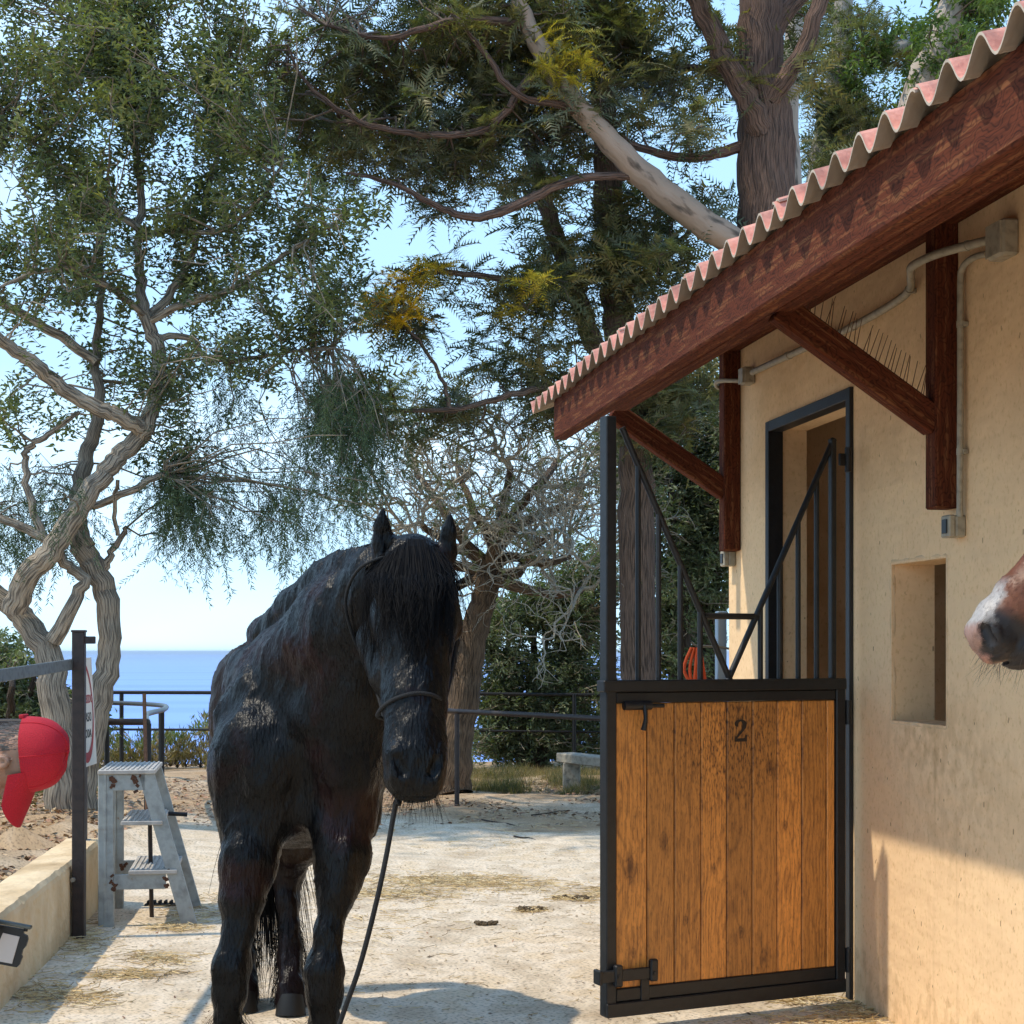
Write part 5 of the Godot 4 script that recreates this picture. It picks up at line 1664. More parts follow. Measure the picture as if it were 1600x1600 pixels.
# ---------- bodies: tapered capsules joined by a smooth minimum, meshed as surface nets ----------
class Field:
	var A := PackedVector3Array()
	var BA := PackedVector3Array()
	var L2 := PackedFloat32Array()
	var ra := PackedFloat32Array()
	var rb := PackedFloat32Array()
	var N := PackedVector3Array()
	var K := PackedFloat32Array()
	var bl := PackedFloat32Array()
	var neg := PackedByteArray()
	func bone(a: Vector3, b: Vector3, r0: float, r1: float, blend := 0.05, axis := Vector3.RIGHT, k := 1.0, cut := false) -> void:
		var ba := b - a
		axis = axis.normalized()
		if k != 1.0: ba += axis * (ba.dot(axis) * (k - 1.0))
		A.append(a); BA.append(ba); L2.append(maxf(ba.length_squared(), 1e-9)); ra.append(r0); rb.append(r1)
		N.append(axis); K.append(k); bl.append(blend); neg.append(1 if cut else 0)
	func chain(pts: Array, rs: Array, blend := 0.04, axis := Vector3.RIGHT, k := 1.0) -> void:
		for i in pts.size() - 1: bone(pts[i], pts[i + 1], rs[i], rs[i + 1], blend, axis, k)
	func one(p: Vector3, i: int) -> float:
		var pa := p - A[i]
		var k := K[i]
		if k != 1.0: pa += N[i] * (pa.dot(N[i]) * (k - 1.0))
		var h := clampf(pa.dot(BA[i]) / L2[i], 0.0, 1.0)
		return (pa - BA[i] * h).length() - lerpf(ra[i], rb[i], h)
	func at(p: Vector3, list: PackedInt32Array) -> float:
		var d := 1e3
		for i in list:
			var e := one(p, i)
			var b := bl[i]
			if neg[i]:
				var f := clampf(0.5 - 0.5 * (d + e) / b, 0.0, 1.0)
				d = lerpf(d, -e, f) + b * f * (1.0 - f)
			elif d > 100.0:
				d = e
			else:
				var f := clampf(0.5 + 0.5 * (e - d) / b, 0.0, 1.0)
				d = lerpf(e, d, f) - b * f * (1.0 - f)
		return d
	# returns [vertices, normals, indices]
	func mesh(lo: Vector3, hi: Vector3, h: float) -> Array:
		var B := 4
		var nb := Vector3i(((hi - lo) / (h * B)).ceil())
		var nx := nb.x * B + 1
		var ny := nb.y * B + 1
		var nz := nb.z * B + 1
		var val := PackedFloat32Array()
		val.resize(nx * ny * nz)
		val.fill(1e9)
		var R := h * B * 0.87
		var active := []
		var count := A.size()
		var S := 4
		var RS := h * B * S * 0.87
		for sb in ((nb.x + S - 1) / S) * ((nb.y + S - 1) / S) * ((nb.z + S - 1) / S):
			var sx := (nb.x + S - 1) / S
			var sny := (nb.y + S - 1) / S
			var o := Vector3i(sb % sx, (sb / sx) % sny, sb / (sx * sny)) * S
			var sc := lo + (Vector3(o) + Vector3.ONE * (S * 0.5)) * (h * B)
			var sm := 1e3
			var sd := PackedFloat32Array()
			sd.resize(count)
			for i in count:
				sd[i] = one(sc, i)
				if not neg[i]: sm = minf(sm, sd[i])
			if (sm - 0.06) / 1.4 > RS or sm < -RS * 1.5: continue
			var cand := PackedInt32Array()
			for i in count:
				if sd[i] < maxf(sm, 0.0) + 3.2 * RS + 0.08: cand.append(i)
			for bz in range(o.z, mini(o.z + S, nb.z)):
				for by in range(o.y, mini(o.y + S, nb.y)):
					for bx in range(o.x, mini(o.x + S, nb.x)):
						var c := lo + Vector3(bx + 0.5, by + 0.5, bz + 0.5) * (h * B)
						var dm := 1e3
						var ds := PackedFloat32Array()
						ds.resize(cand.size())
						for q in cand.size():
							ds[q] = one(c, cand[q])
							if not neg[cand[q]]: dm = minf(dm, ds[q])
						if (dm - 0.06) / 1.4 > R or dm < -R * 1.5: continue
						var list := PackedInt32Array()
						for q in cand.size():
							if ds[q] < maxf(dm, 0.0) + 2.0 * R + 0.06: list.append(cand[q])
						if absf(at(c, list)) > R * 1.3: continue
						active.append(Vector3i(bx, by, bz))
						for z in range(bz * B, bz * B + B + 1):
							for y in range(by * B, by * B + B + 1):
								var row := (z * ny + y) * nx
								for x in range(bx * B, bx * B + B + 1):
									if val[row + x] > 1e8: val[row + x] = at(lo + Vector3(x, y, z) * h, list)
		var ids := PackedInt32Array()
		ids.resize(nx * ny * nz)
		ids.fill(-1)
		var verts := PackedVector3Array()
		var cells := PackedInt32Array()
		var sy := nx
		var sz := nx * ny
		var off := [0, 1, sy, sy + 1, sz, sz + 1, sz + sy, sz + sy + 1]
		var edges := [[0, 1], [2, 3], [4, 5], [6, 7], [0, 2], [1, 3], [4, 6], [5, 7], [0, 4], [1, 5], [2, 6], [3, 7]]
		var cor := [Vector3(0, 0, 0), Vector3(1, 0, 0), Vector3(0, 1, 0), Vector3(1, 1, 0), Vector3(0, 0, 1), Vector3(1, 0, 1), Vector3(0, 1, 1), Vector3(1, 1, 1)]
		for b in active:
			for z in range(b.z * B, b.z * B + B):
				for y in range(b.y * B, b.y * B + B):
					for x in range(b.x * B, b.x * B + B):
						var i0: int = (z * ny + y) * nx + x
						var s := 0
						for o in off:
							if val[i0 + o] < 0.0: s += 1
						if s == 0 or s == 8: continue
						var sum := Vector3.ZERO
						var m := 0
						for e in edges:
							var va := val[i0 + off[e[0]]]
							var vb := val[i0 + off[e[1]]]
							if (va < 0.0) != (vb < 0.0):
								sum += cor[e[0]].lerp(cor[e[1]], va / (va - vb))
								m += 1
						ids[i0] = verts.size()
						verts.append(lo + (Vector3(x, y, z) + sum / m) * h)
						cells.append(i0)
		var idx := PackedInt32Array()
		var st := [1, sy, sz]
		for ci in cells:
			for ax in 3:
				var va := val[ci]
				var vb := val[ci + st[ax]]
				if (va < 0.0) == (vb < 0.0) or vb > 1e8: continue
				var u: int = st[(ax + 1) % 3]
				var w: int = st[(ax + 2) % 3]
				if ci - u - w < 0: continue
				var a := ids[ci]
				var b2 := ids[ci - u]
				var c2 := ids[ci - u - w]
				var d2 := ids[ci - w]
				if a < 0 or b2 < 0 or c2 < 0 or d2 < 0: continue
				if va < 0.0: idx.append_array(PackedInt32Array([a, b2, c2, a, c2, d2]))
				else: idx.append_array(PackedInt32Array([a, c2, b2, a, d2, c2]))
		var nor := PackedVector3Array()
		nor.resize(verts.size())
		for i in range(0, idx.size(), 3):
			var fn := (verts[idx[i + 2]] - verts[idx[i]]).cross(verts[idx[i + 1]] - verts[idx[i]])
			for j in 3: nor[idx[i + j]] += fn
		# make sure normals look outwards and faces run clockwise seen from outside
		var test := 0.0
		var all := PackedInt32Array(range(count))
		for q in 60:
			var vi := q * (verts.size() - 1) / 60
			var nn := nor[vi].normalized()
			test += at(verts[vi] + nn * h, all) - at(verts[vi] - nn * h, all)
		for i in nor.size(): nor[i] = nor[i].normalized() * signf(test)
		if test < 0.0:
			for i in range(0, idx.size(), 3):
				var q := idx[i + 1]
				idx[i + 1] = idx[i + 2]
				idx[i + 2] = q
		return [verts, nor, idx]

# uneven flesh: slow swells, and fine raised cords such as veins and tendons
func flesh(m: Array, swell: float, cord: float, sd: int, freq := 7.0) -> void:
	var n1 := FastNoiseLite.new()
	n1.seed = sd
	n1.frequency = freq
	n1.fractal_octaves = 2
	var n2 := FastNoiseLite.new()
	n2.seed = sd + 1
	n2.frequency = freq * 0.7
	n2.fractal_octaves = 2
	var v: PackedVector3Array = m[0]
	var n: PackedVector3Array = m[1]
	var ix: PackedInt32Array = m[2]
	for i in v.size():
		var q := Vector3(v[i].x * 1.5, v[i].y * 0.7, v[i].z * 1.5)
		var r := 1.0 - absf(n2.get_noise_3dv(q)) * 9.0
		v[i] += n[i] * (n1.get_noise_3dv(q) * swell + (maxf(r, 0.0) * cord))
	var out := PackedVector3Array()
	out.resize(v.size())
	for i in range(0, ix.size(), 3):
		var fn := (v[ix[i + 2]] - v[ix[i]]).cross(v[ix[i + 1]] - v[ix[i]])
		for j in 3: out[ix[i + j]] += fn
	var s := 1.0 if out[ix[0]].dot(n[ix[0]]) > 0.0 else -1.0
	for i in out.size(): out[i] = out[i].normalized() * s
	m[0] = v
	m[1] = out

func body_mesh(parts: Array, colour: Callable) -> ArrayMesh:
	var v := PackedVector3Array()
	var n := PackedVector3Array()
	var ix := PackedInt32Array()
	for p in parts:
		var base := v.size()
		v.append_array(p[0])
		n.append_array(p[1])
		for i in p[2]: ix.append(i + base)
	var c := PackedColorArray()
	c.resize(v.size())
	for i in v.size(): c[i] = colour.call(v[i], n[i])
	var arr := []
	arr.resize(Mesh.ARRAY_MAX)
	arr[Mesh.ARRAY_VERTEX] = v
	arr[Mesh.ARRAY_NORMAL] = n
	arr[Mesh.ARRAY_COLOR] = c
	arr[Mesh.ARRAY_INDEX] = ix
	var am := ArrayMesh.new()
	am.add_surface_from_arrays(Mesh.PRIMITIVE_TRIANGLES, arr)
	return am

# a hair ribbon through a path
func strand(mb: MB, pts: PackedVector3Array, width: float, side: Vector3) -> void:
	var m := pts.size()
	for i in m - 1:
		var w0 := side * (width * (1.0 - 0.75 * float(i) / (m - 1)) * 0.5)
		var w1 := side * (width * (1.0 - 0.75 * float(i + 1) / (m - 1)) * 0.5)
		mb.v.append_array(PackedVector3Array([pts[i] - w0, pts[i] + w0, pts[i + 1] + w1, pts[i] - w0, pts[i + 1] + w1, pts[i + 1] - w1]))

const HO := Vector3(-0.67, 0, -5.15)
const HF := Vector3(0.21, 0, 0.978)
const HS := Vector3(0.978, 0, -0.21)
func HP(l: float, s: float, h: float) -> Vector3:
	return HO - HF * l + HS * s + Vector3(0, h, 0)

var horse: Node3D
func build_horse() -> void:
	horse = thing("black_horse", HP(0.6, 0, 0), "black horse in rope halter standing in the yard with long forelock over its face", "horse")
	var f := Field.new()
	# trunk
	f.bone(HP(0.34, 0.01, 1.12), HP(1.0, 0.03, 1.10), 0.315, 0.315, 0.08, HS, 1.18)
	f.bone(HP(0.30, 0, 1.38), HP(0.62, 0, 1.40), 0.16, 0.15, 0.10, HS, 1.2)
	f.bone(HP(0.62, 0, 1.35), HP(1.2, 0, 1.34), 0.17, 0.17, 0.10)
	f.bone(HP(1.12, 0.09, 1.21), HP(1.42, 0.07, 1.16), 0.245, 0.19, 0.10)
	f.bone(HP(1.12, -0.025, 1.21), HP(1.42, -0.02, 1.16), 0.245, 0.19, 0.10)
	f.bone(HP(1.10, -0.12, 1.36), HP(1.14, 0.17, 1.36), 0.09, 0.09, 0.10)
	# breast and shoulders
	f.bone(HP(0.10, 0, 1.18), HP(0.06, 0, 0.98), 0.17, 0.14, 0.08)
	for s: float in [-1.0, 1.0]:
		f.bone(HP(0.30, s * 0.13, 1.36), HP(0.05, s * 0.155, 1.10), 0.11, 0.125, 0.06)
		f.bone(HP(0.05, s * 0.16, 1.12), HP(0.16, s * 0.15, 0.90), 0.115, 0.115, 0.06)
		f.bone(HP(-0.02, s * 0.085, 1.12), HP(0.02, s * 0.09, 0.93), 0.098, 0.088, 0.028)
		f.bone(HP(0.24, s * 0.10, 0.95), HP(0.6, s * 0.09, 0.93), 0.15, 0.17, 0.08)
	# front legs
	f.chain([P(404, 1270, 5.16), P(388, 1350, 5.10), P(378, 1405, 5.07), P(374, 1455, 5.05)], [0.108, 0.080, 0.057, 0.046], 0.05)
	f.chain([P(374, 1455, 5.05), P(364, 1510, 5.03), P(359, 1552, 5.035), P(354, 1590, 5.05), P(352, 1660, 5.06), P(351, 1695, 5.02)], [0.046, 0.057, 0.050, 0.040, 0.037, 0.048], 0.03)
	f.chain([P(351, 1695, 5.02), P(350, 1722, 4.97)], [0.046, 0.055], 0.02)
	f.chain([P(534, 1265, 5.14), P(534, 1345, 5.08), P(528, 1395, 5.05), P(514, 1459, 5.02)], [0.112, 0.078, 0.053, 0.043], 0.05)
	f.chain([P(514, 1459, 5.02), P(507, 1515, 5.0), P(506, 1556, 5.0), P(507, 1600, 5.02), P(507, 1660, 5.02), P(506, 1700, 4.98)], [0.043, 0.055, 0.049, 0.040, 0.037, 0.048], 0.03)
	f.chain([P(506, 1700, 4.98), P(505, 1722, 4.94)], [0.046, 0.055], 0.02)
	# hind legs: thigh, gaskin, hock, shank, fetlock, hoof
	for q in [[0.16, 0.055, 0.0], [-0.085, -0.13, 0.10]]:
		var s: float = q[0]
		var t: float = q[1]
		var b: float = q[2]
		f.chain([HP(1.24 + b, s, 1.08), HP(1.12 + b, s * 1.05, 0.86), HP(1.30 + b, (s + t) * 0.5, 0.70), HP(1.45 + b, t, 0.55)], [0.18, 0.135, 0.090, 0.060], 0.06)
		f.chain([HP(1.45 + b, t, 0.55), HP(1.42 + b, t, 0.42), HP(1.37 + b, t, 0.20), HP(1.30 + b, t, 0.09), HP(1.27 + b, t, 0.04)], [0.062, 0.045, 0.045, 0.050, 0.056], 0.03)
	# neck and crest
	var nl := Vector3(0.81, 0, -0.585)
	f.chain([P(478, 1075, 5.30), P(548, 985, 5.06), P(606, 922, 4.88), P(640, 890, 4.77)], [0.235, 0.185, 0.135, 0.10], 0.08, nl, 1.12)
	var cp := smooth_path(PackedVector3Array([P(418, 1002, 5.62), P(452, 964, 5.42), P(502, 916, 5.20), P(556, 882, 4.98), P(626, 870, 4.77)]), 4)
	f.chain(Array(cp), Array(spread([0.075, 0.066, 0.062, 0.056, 0.05], cp.size())), 0.028)
	# long neck muscle, shoulder blade, point of the shoulder
	f.chain([P(588, 935, 4.90), P(563, 1000, 4.965), P(528, 1068, 5.015), P(488, 1120, 5.05)], [0.050, 0.062, 0.070, 0.060], 0.035)
	f.chain([P(440, 1010, 5.42), P(410, 1080, 5.23), P(398, 1150, 5.12), P(410, 1215, 5.09)], [0.055, 0.065, 0.075, 0.065], 0.05)
	f.chain([P(376, 1120, 5.26), P(372, 1220, 5.18), P(380, 1300, 5.15)], [0.07, 0.08, 0.07], 0.05)
	f.bone(P(388, 1330, 5.065), P(380, 1390, 5.05), 0.036, 0.028, 0.045)
	f.bone(P(540, 1325, 5.045), P(530, 1385, 5.02), 0.036, 0.026, 0.045)
	f.bone(P(540, 1060, 5.10), P(600, 985, 4.90), 0.11, 0.085, 0.05)          # throat side
	f.bone(P(505, 1130, 5.10), P(560, 1060, 5.0), 0.10, 0.09, 0.10)
	f.bone(P(545, 1190, 5.08), P(575, 1100, 5.0), 0.105, 0.085, 0.09)
	var lo := Vector3(-1.55, -0.03, -7.0)
	var hi := Vector3(-0.12, 1.75, -4.75)
	var all := [f.mesh(lo, hi, 0.0125)]
	# head on its own finer grid, joined inside the neck
	var g := Field.new()
	g.chain([P(606, 922, 4.88), P(640, 890, 4.77)], [0.12, 0.095], 0.05)
	g.chain([P(645, 884, 4.72), P(649, 950, 4.66), P(649, 1000, 4.605), P(648, 1090, 4.52), P(649, 1150, 4.47), P(650, 1190, 4.445)], [0.090, 0.104, 0.100, 0.080, 0.074, 0.074], 0.05)
	g.bone(P(620, 960, 4.63), P(678, 960, 4.64), 0.062, 0.060, 0.05)            # brow
	g.bone(P(598, 975, 4.68), P(592, 985, 4.69), 0.035, 0.03, 0.04)             # eye rims
	g.bone(P(702, 975, 4.69), P(706, 985, 4.70), 0.035, 0.03, 0.04)
	g.bone(P(622, 1010, 4.80), P(630, 1060, 4.70), 0.115, 0.085, 0.05)           # jaw
	g.bone(P(592, 1000, 4.76), P(606, 1055, 4.68), 0.060, 0.052, 0.04)
	g.bone(P(688, 1000, 4.78), P(682, 1055, 4.70), 0.058, 0.050, 0.04)
	g.bone(P(636, 1080, 4.64), P(640, 1200, 4.50), 0.066, 0.050, 0.04)
	g.bone(P(606, 1050, 4.58), P(618, 1120, 4.51), 0.022, 0.014, 0.035)          # cheek ridges
	g.bone(P(688, 1050, 4.585), P(680, 1120, 4.515), 0.022, 0.014, 0.035)
	# muzzle, nostrils, lips, chin
	g.bone(P(636, 1180, 4.43), P(634, 1212, 4.42), 0.062, 0.058, 0.03)
	g.bone(P(662, 1182, 4.435), P(664, 1214, 4.425), 0.060, 0.056, 0.03)
	g.bone(P(619, 1180, 4.385), P(624, 1210, 4.370), 0.027, 0.026, 0.022)
	g.bone(P(681, 1186, 4.40), P(678, 1210, 4.385), 0.025, 0.024, 0.022)
	g.bone(P(634, 1225, 4.40), P(664, 1227, 4.405), 0.040, 0.038, 0.03)
	g.bone(P(640, 1236, 4.47), P(655, 1236, 4.475), 0.034, 0.032, 0.02)
	g.bone(P(619, 1184, 4.355), P(630, 1208, 4.345), 0.013, 0.015, 0.010, Vector3.RIGHT, 1.0, true)
	g.bone(P(684, 1188, 4.372), P(676, 1209, 4.362), 0.012, 0.014, 0.010, Vector3.RIGHT, 1.0, true)
	g.bone(P(622, 1243, 4.38), P(676, 1244, 4.39), 0.006, 0.006, 0.012, Vector3.RIGHT, 1.0, true)
	# ears
	g.chain([P(604, 872, 4.745), P(599, 850, 4.74), P(596, 822, 4.725), P(598, 796, 4.715)], [0.038, 0.034, 0.019, 0.006], 0.02, Vector3(0.3, 0, 1), 1.25)
	g.chain([P(690, 885, 4.75), P(698, 862, 4.745), P(702, 832, 4.735), P(703, 804, 4.725)], [0.034, 0.030, 0.019, 0.006], 0.02, Vector3(-0.3, 0, 1), 1.25)
	g.chain([P(607, 862, 4.705), P(601, 835, 4.70), P(598, 812, 4.70)], [0.020, 0.014, 0.006], 0.012, Vector3.RIGHT, 1.0)
	for i in 2: g.neg[g.neg.size() - 1 - i] = 1
	all.append(g.mesh(Vector3(-0.52, 1.0, -4.98), Vector3(-0.08, 1.9, -4.28), 0.0066))
	flesh(all[0], 0.012, 0.0045, 41)
	flesh(all[1], 0.005, 0.0025, 47, 11.0)
	var nz := FastNoiseLite.new()
	nz.frequency = 2.4
	nz.fractal_octaves = 3
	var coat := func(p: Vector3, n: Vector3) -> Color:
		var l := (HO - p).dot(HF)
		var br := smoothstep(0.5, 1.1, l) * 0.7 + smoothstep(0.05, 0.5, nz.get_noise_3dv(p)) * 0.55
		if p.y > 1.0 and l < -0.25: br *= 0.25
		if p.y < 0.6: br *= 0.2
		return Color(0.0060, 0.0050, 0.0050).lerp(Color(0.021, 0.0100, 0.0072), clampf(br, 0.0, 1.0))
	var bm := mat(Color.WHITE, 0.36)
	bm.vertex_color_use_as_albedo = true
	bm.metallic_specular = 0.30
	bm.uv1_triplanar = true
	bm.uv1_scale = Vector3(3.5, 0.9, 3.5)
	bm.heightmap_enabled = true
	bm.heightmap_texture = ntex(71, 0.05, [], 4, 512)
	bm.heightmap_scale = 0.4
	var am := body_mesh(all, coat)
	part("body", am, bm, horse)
	# short coat hairs, lying back and down
	var fur := MB.new()
	fur.colored = true
	for pi in 2:
		var vs: PackedVector3Array = all[pi][0]
		var ns: PackedVector3Array = all[pi][1]
		var step := 1
		for i in range(0, vs.size(), step):
			var p := vs[i]
			if pi == 0 and p.z < -6.2 and rng.randf() < 0.5: continue
			for rep in (2 if pi == 0 else 1):
				if rng.randf() < 0.25: continue
				var n := ns[i]
				var flow := Vector3(-0.10, -1.0, -0.35) + Vector3(rng.randfn() * 0.25, rng.randfn() * 0.25, rng.randfn() * 0.25) + Vector3(sin(p.y * 17.0 + p.x * 9.0), 0, cos(p.y * 13.0)) * 0.25
				flow = (flow - n * flow.dot(n)).normalized()
				var side := n.cross(flow)
				var ln := rng.randf_range(0.008, 0.019) * (0.5 if pi == 1 else 1.0)
				var root := p + side * rng.randf_range(-0.006, 0.006) + flow * rng.randf_range(-0.006, 0.006)
				var tip := root + flow * ln + n * ln * rng.randf_range(0.02, 0.20)
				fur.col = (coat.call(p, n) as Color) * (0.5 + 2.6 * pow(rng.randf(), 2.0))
				fur.v.append(root - side * 0.0009); fur.v.append(root + side * 0.0009); fur.v.append(tip)
				for q in 3: fur.c.append(fur.col)
	var fm := mat(Color.WHITE, 0.42)
	fm.vertex_color_use_as_albedo = true
	fm.metallic_specular = 0.2
	var fo := part("coat_hair", fur.commit(), fm, horse)
	fo.set_meta("kind", "stuff")
	# long hair
	var hair_m := mat(Color(0.085, 0.08, 0.08), 0.6)
	hair_m.metallic_specular = 0.14
	var fl := MB.new()
	for lk in 95:
		var a := rng.randf_range(-1.0, 1.0)
		var fan := a * 58.0 + rng.randfn() * 7.0
		var v_end := rng.randf_range(935.0, 1045.0) - absf(a) * 25.0
		var sway := rng.randfn() * 7.0
		var tip := fan * 0.96 + rng.randfn() * 9.0
		for i in 17:
			var lift := rng.randf()
			var j := rng.randfn()
			var p0 := P(648.0 + a * 33.0 + j * 3.0, 852.0 + absf(a) * 10.0 + rng.randf_range(-5, 8), 4.70 + rng.randf_range(-0.03, 0.05))
			var edge := absf(fan) / 75.0
			var back := 0.16 * edge * edge
			var ve := v_end + rng.randfn() * 14.0
			var pts := PackedVector3Array([p0, P(648 + fan * 0.62 + j * 4.0, 842.0 + absf(a) * 26.0, 4.645 + back * 0.4 - lift * 0.012), P(648 + fan * 0.9 + sway * 0.5 + j * 5.5, 890, 4.565 + back - lift * 0.02), P(648 + fan + sway + j * 4.5, (890 + ve) * 0.5, 4.510 + back - lift * 0.018), P(648 + tip + sway * 0.3 + j * 2.0, ve, 4.468 + back * 0.9 - lift * 0.016)])
			strand(fl, smooth_path(pts, 3), rng.randf_range(0.0018, 0.0036), Vector3(1, 0, rng.randf_range(-0.5, 0.5)).normalized())
	part("forelock", fl.commit(), hair_m, horse)
	# mane on the far side, with wisps on the near side of the poll
	var mn := MB.new()
	for i in 1300:
		var t := rng.randf()
		var c := smooth_path(PackedVector3Array([P(430, 962, 5.50), P(480, 900, 5.28), P(535, 862, 5.04), P(600, 846, 4.84), P(640, 842, 4.76)]), 4)
		var k := mini(int(t * 16.0), 15)
		var p0 := c[k].lerp(c[k + 1], t * 16.0 - k)
		var far := nl * rng.randf_range(0.05, 0.16)
		var drop := rng.randf_range(0.18, 0.5)
		var pts := PackedVector3Array([p0 - Vector3(0, 0.03, 0), p0 + far * 0.35 + Vector3(0, 0.006, 0), p0 + far + Vector3(0, -0.06, 0), p0 + far * 1.35 + Vector3(rng.randfn() * 0.02, -drop * 0.6, 0), p0 + far * 1.3 + Vector3(rng.randfn() * 0.03, -drop, 0)])
		strand(mn, smooth_path(pts, 2), rng.randf_range(0.003, 0.006), Vector3(0.6, 0, 0.8))
	for i in 110:
		var u := rng.randf_range(572, 606)
		var pts := PackedVector3Array([P(u + 20, 878, 4.72), P(u + 2, 905, 4.675), P(u - 6 + rng.randfn() * 5, 950, 4.66), P(u - 8 + rng.randfn() * 8, rng.randf_range(985, 1060), 4.655)])
		strand(mn, smooth_path(pts, 3), 0.0025, Vector3(0.9, 0, 0.4).normalized())
	part("mane", mn.commit(), hair_m, horse)
	# tail
	var tl := MB.new()
	for i in 900:
		var r := Vector2(rng.randfn(), rng.randfn()) * 0.028
		var p0 := HP(1.60 + r.x * 0.3, r.y * 0.6, 1.32)
		var sw := -0.02 + rng.randfn() * 0.045
		var e := rng.randf_range(0.10, 0.5)
		var pts := PackedVector3Array([p0, HP(1.70 + r.x, r.y, 1.18), HP(1.72 + r.x, r.y + sw * 0.5, 0.9), HP(1.70 + r.x * 1.6, r.y * 1.6 + sw, 0.6), HP(1.68 + r.x * 2.0, r.y * 2.0 + sw * 1.3 + 0.02, e)])
		strand(tl, smooth_path(pts, 3), rng.randf_range(0.004, 0.007), Vector3(0.9, 0, rng.randf_range(-0.5, 0.5)).normalized())
	part("tail", tl.commit(), hair_m, horse)
	# feathering from below the knees and hocks
	var spots := [[P(356, 1575, 5.05), 0.36], [P(506, 1585, 5.02), 0.36], [HP(1.40, 0.055, 0.36), 0.32], [HP(1.50, -0.13, 0.36), 0.32]]
	for s in spots:
		var ft := MB.new()
		for i in 520:
			var a := rng.randf() * TAU
			var hgt: float = rng.randf_range(-0.02, 1.0) * s[1]
			var c: Vector3 = s[0] - Vector3(0, hgt, 0)
			var dir := Vector3(cos(a), 0, sin(a))
			if dir.z > 0.3 and rng.randf() < 0.6: dir.z = -dir.z
			var r0 := 0.036
			var ln := rng.randf_range(0.08, 0.20)
			var out := rng.randf_range(0.01, 0.045) + (0.03 if dir.z < 0 else 0.0)
			var p0 := c + dir * r0
			var p2 := p0 + dir * out + Vector3(0, -ln, 0)
			p2.y = maxf(p2.y, 0.004)
			var pts := PackedVector3Array([p0, p0 + dir * out * 0.8 + Vector3(0, -ln * 0.4, 0), p2])
			for j in 3: pts[j].y = maxf(pts[j].y, 0.004)
			strand(ft, smooth_path(pts, 2), rng.randf_range(0.003, 0.006), dir.cross(UPV))
		part("feathering", ft.commit(), hair_m, horse)
	# whiskers and throat wisps
	var wk := MB.new()
	for i in 150:
		var c := P(rng.randf_range(615, 685), rng.randf_range(1205, 1245), 4.42)
		var dir := Vector3((c.x - P(650, 1200, 4.42).x) * 4.0 + rng.randfn() * 0.2, -0.8, 0.35 + rng.randfn() * 0.2).normalized()
		strand(wk, PackedVector3Array([c, c + dir * 0.05, c + dir * rng.randf_range(0.07, 0.10) - Vector3(0, 0.006, 0)]), 0.0010, Vector3.RIGHT)
	for i in 160:
		var c := P(rng.randf_range(520, 600), rng.randf_range(1060, 1200), 4.97)
		var dir := Vector3(rng.randfn() * 0.5 - 0.1, -0.8, 0.4).normalized()
		strand(wk, PackedVector3Array([c, c + dir * 0.05, c + dir * 0.10 - Vector3(0, 0.02, 0)]), 0.0015, Vector3.RIGHT)
	part("whiskers", wk.commit(), hair_m, horse)
	var eye_m := mat(Color(0.02, 0.014, 0.012), 0.08)
	for q in [P(590, 978, 4.655), P(708, 978, 4.67)]:
		var s := SphereMesh.new()
		s.radius = 0.021
		s.height = 0.042
		part_at("eye", s, eye_m, horse, Transform3D(Basis(), q))
	# hooves
	for q in [[P(350, 1722, 4.97), 0.0], [P(505, 1722, 4.94), 0.0], [HP(1.27, 0.055, 0), 0.0], [HP(1.37, -0.13, 0), 0.0]]:
		var hb := MB.new()
		var c: Vector3 = q[0]
		hb.tube(PackedVector3Array([Vector3(c.x, 0.0, c.z + 0.02), Vector3(c.x, 0.035, c.z + 0.014), Vector3(c.x, 0.075, c.z)]), PackedFloat32Array([0.062, 0.056, 0.048]), 18)
		part("hoof", hb.commit(), mat(Color(0.04, 0.036, 0.034), 0.6), horse)

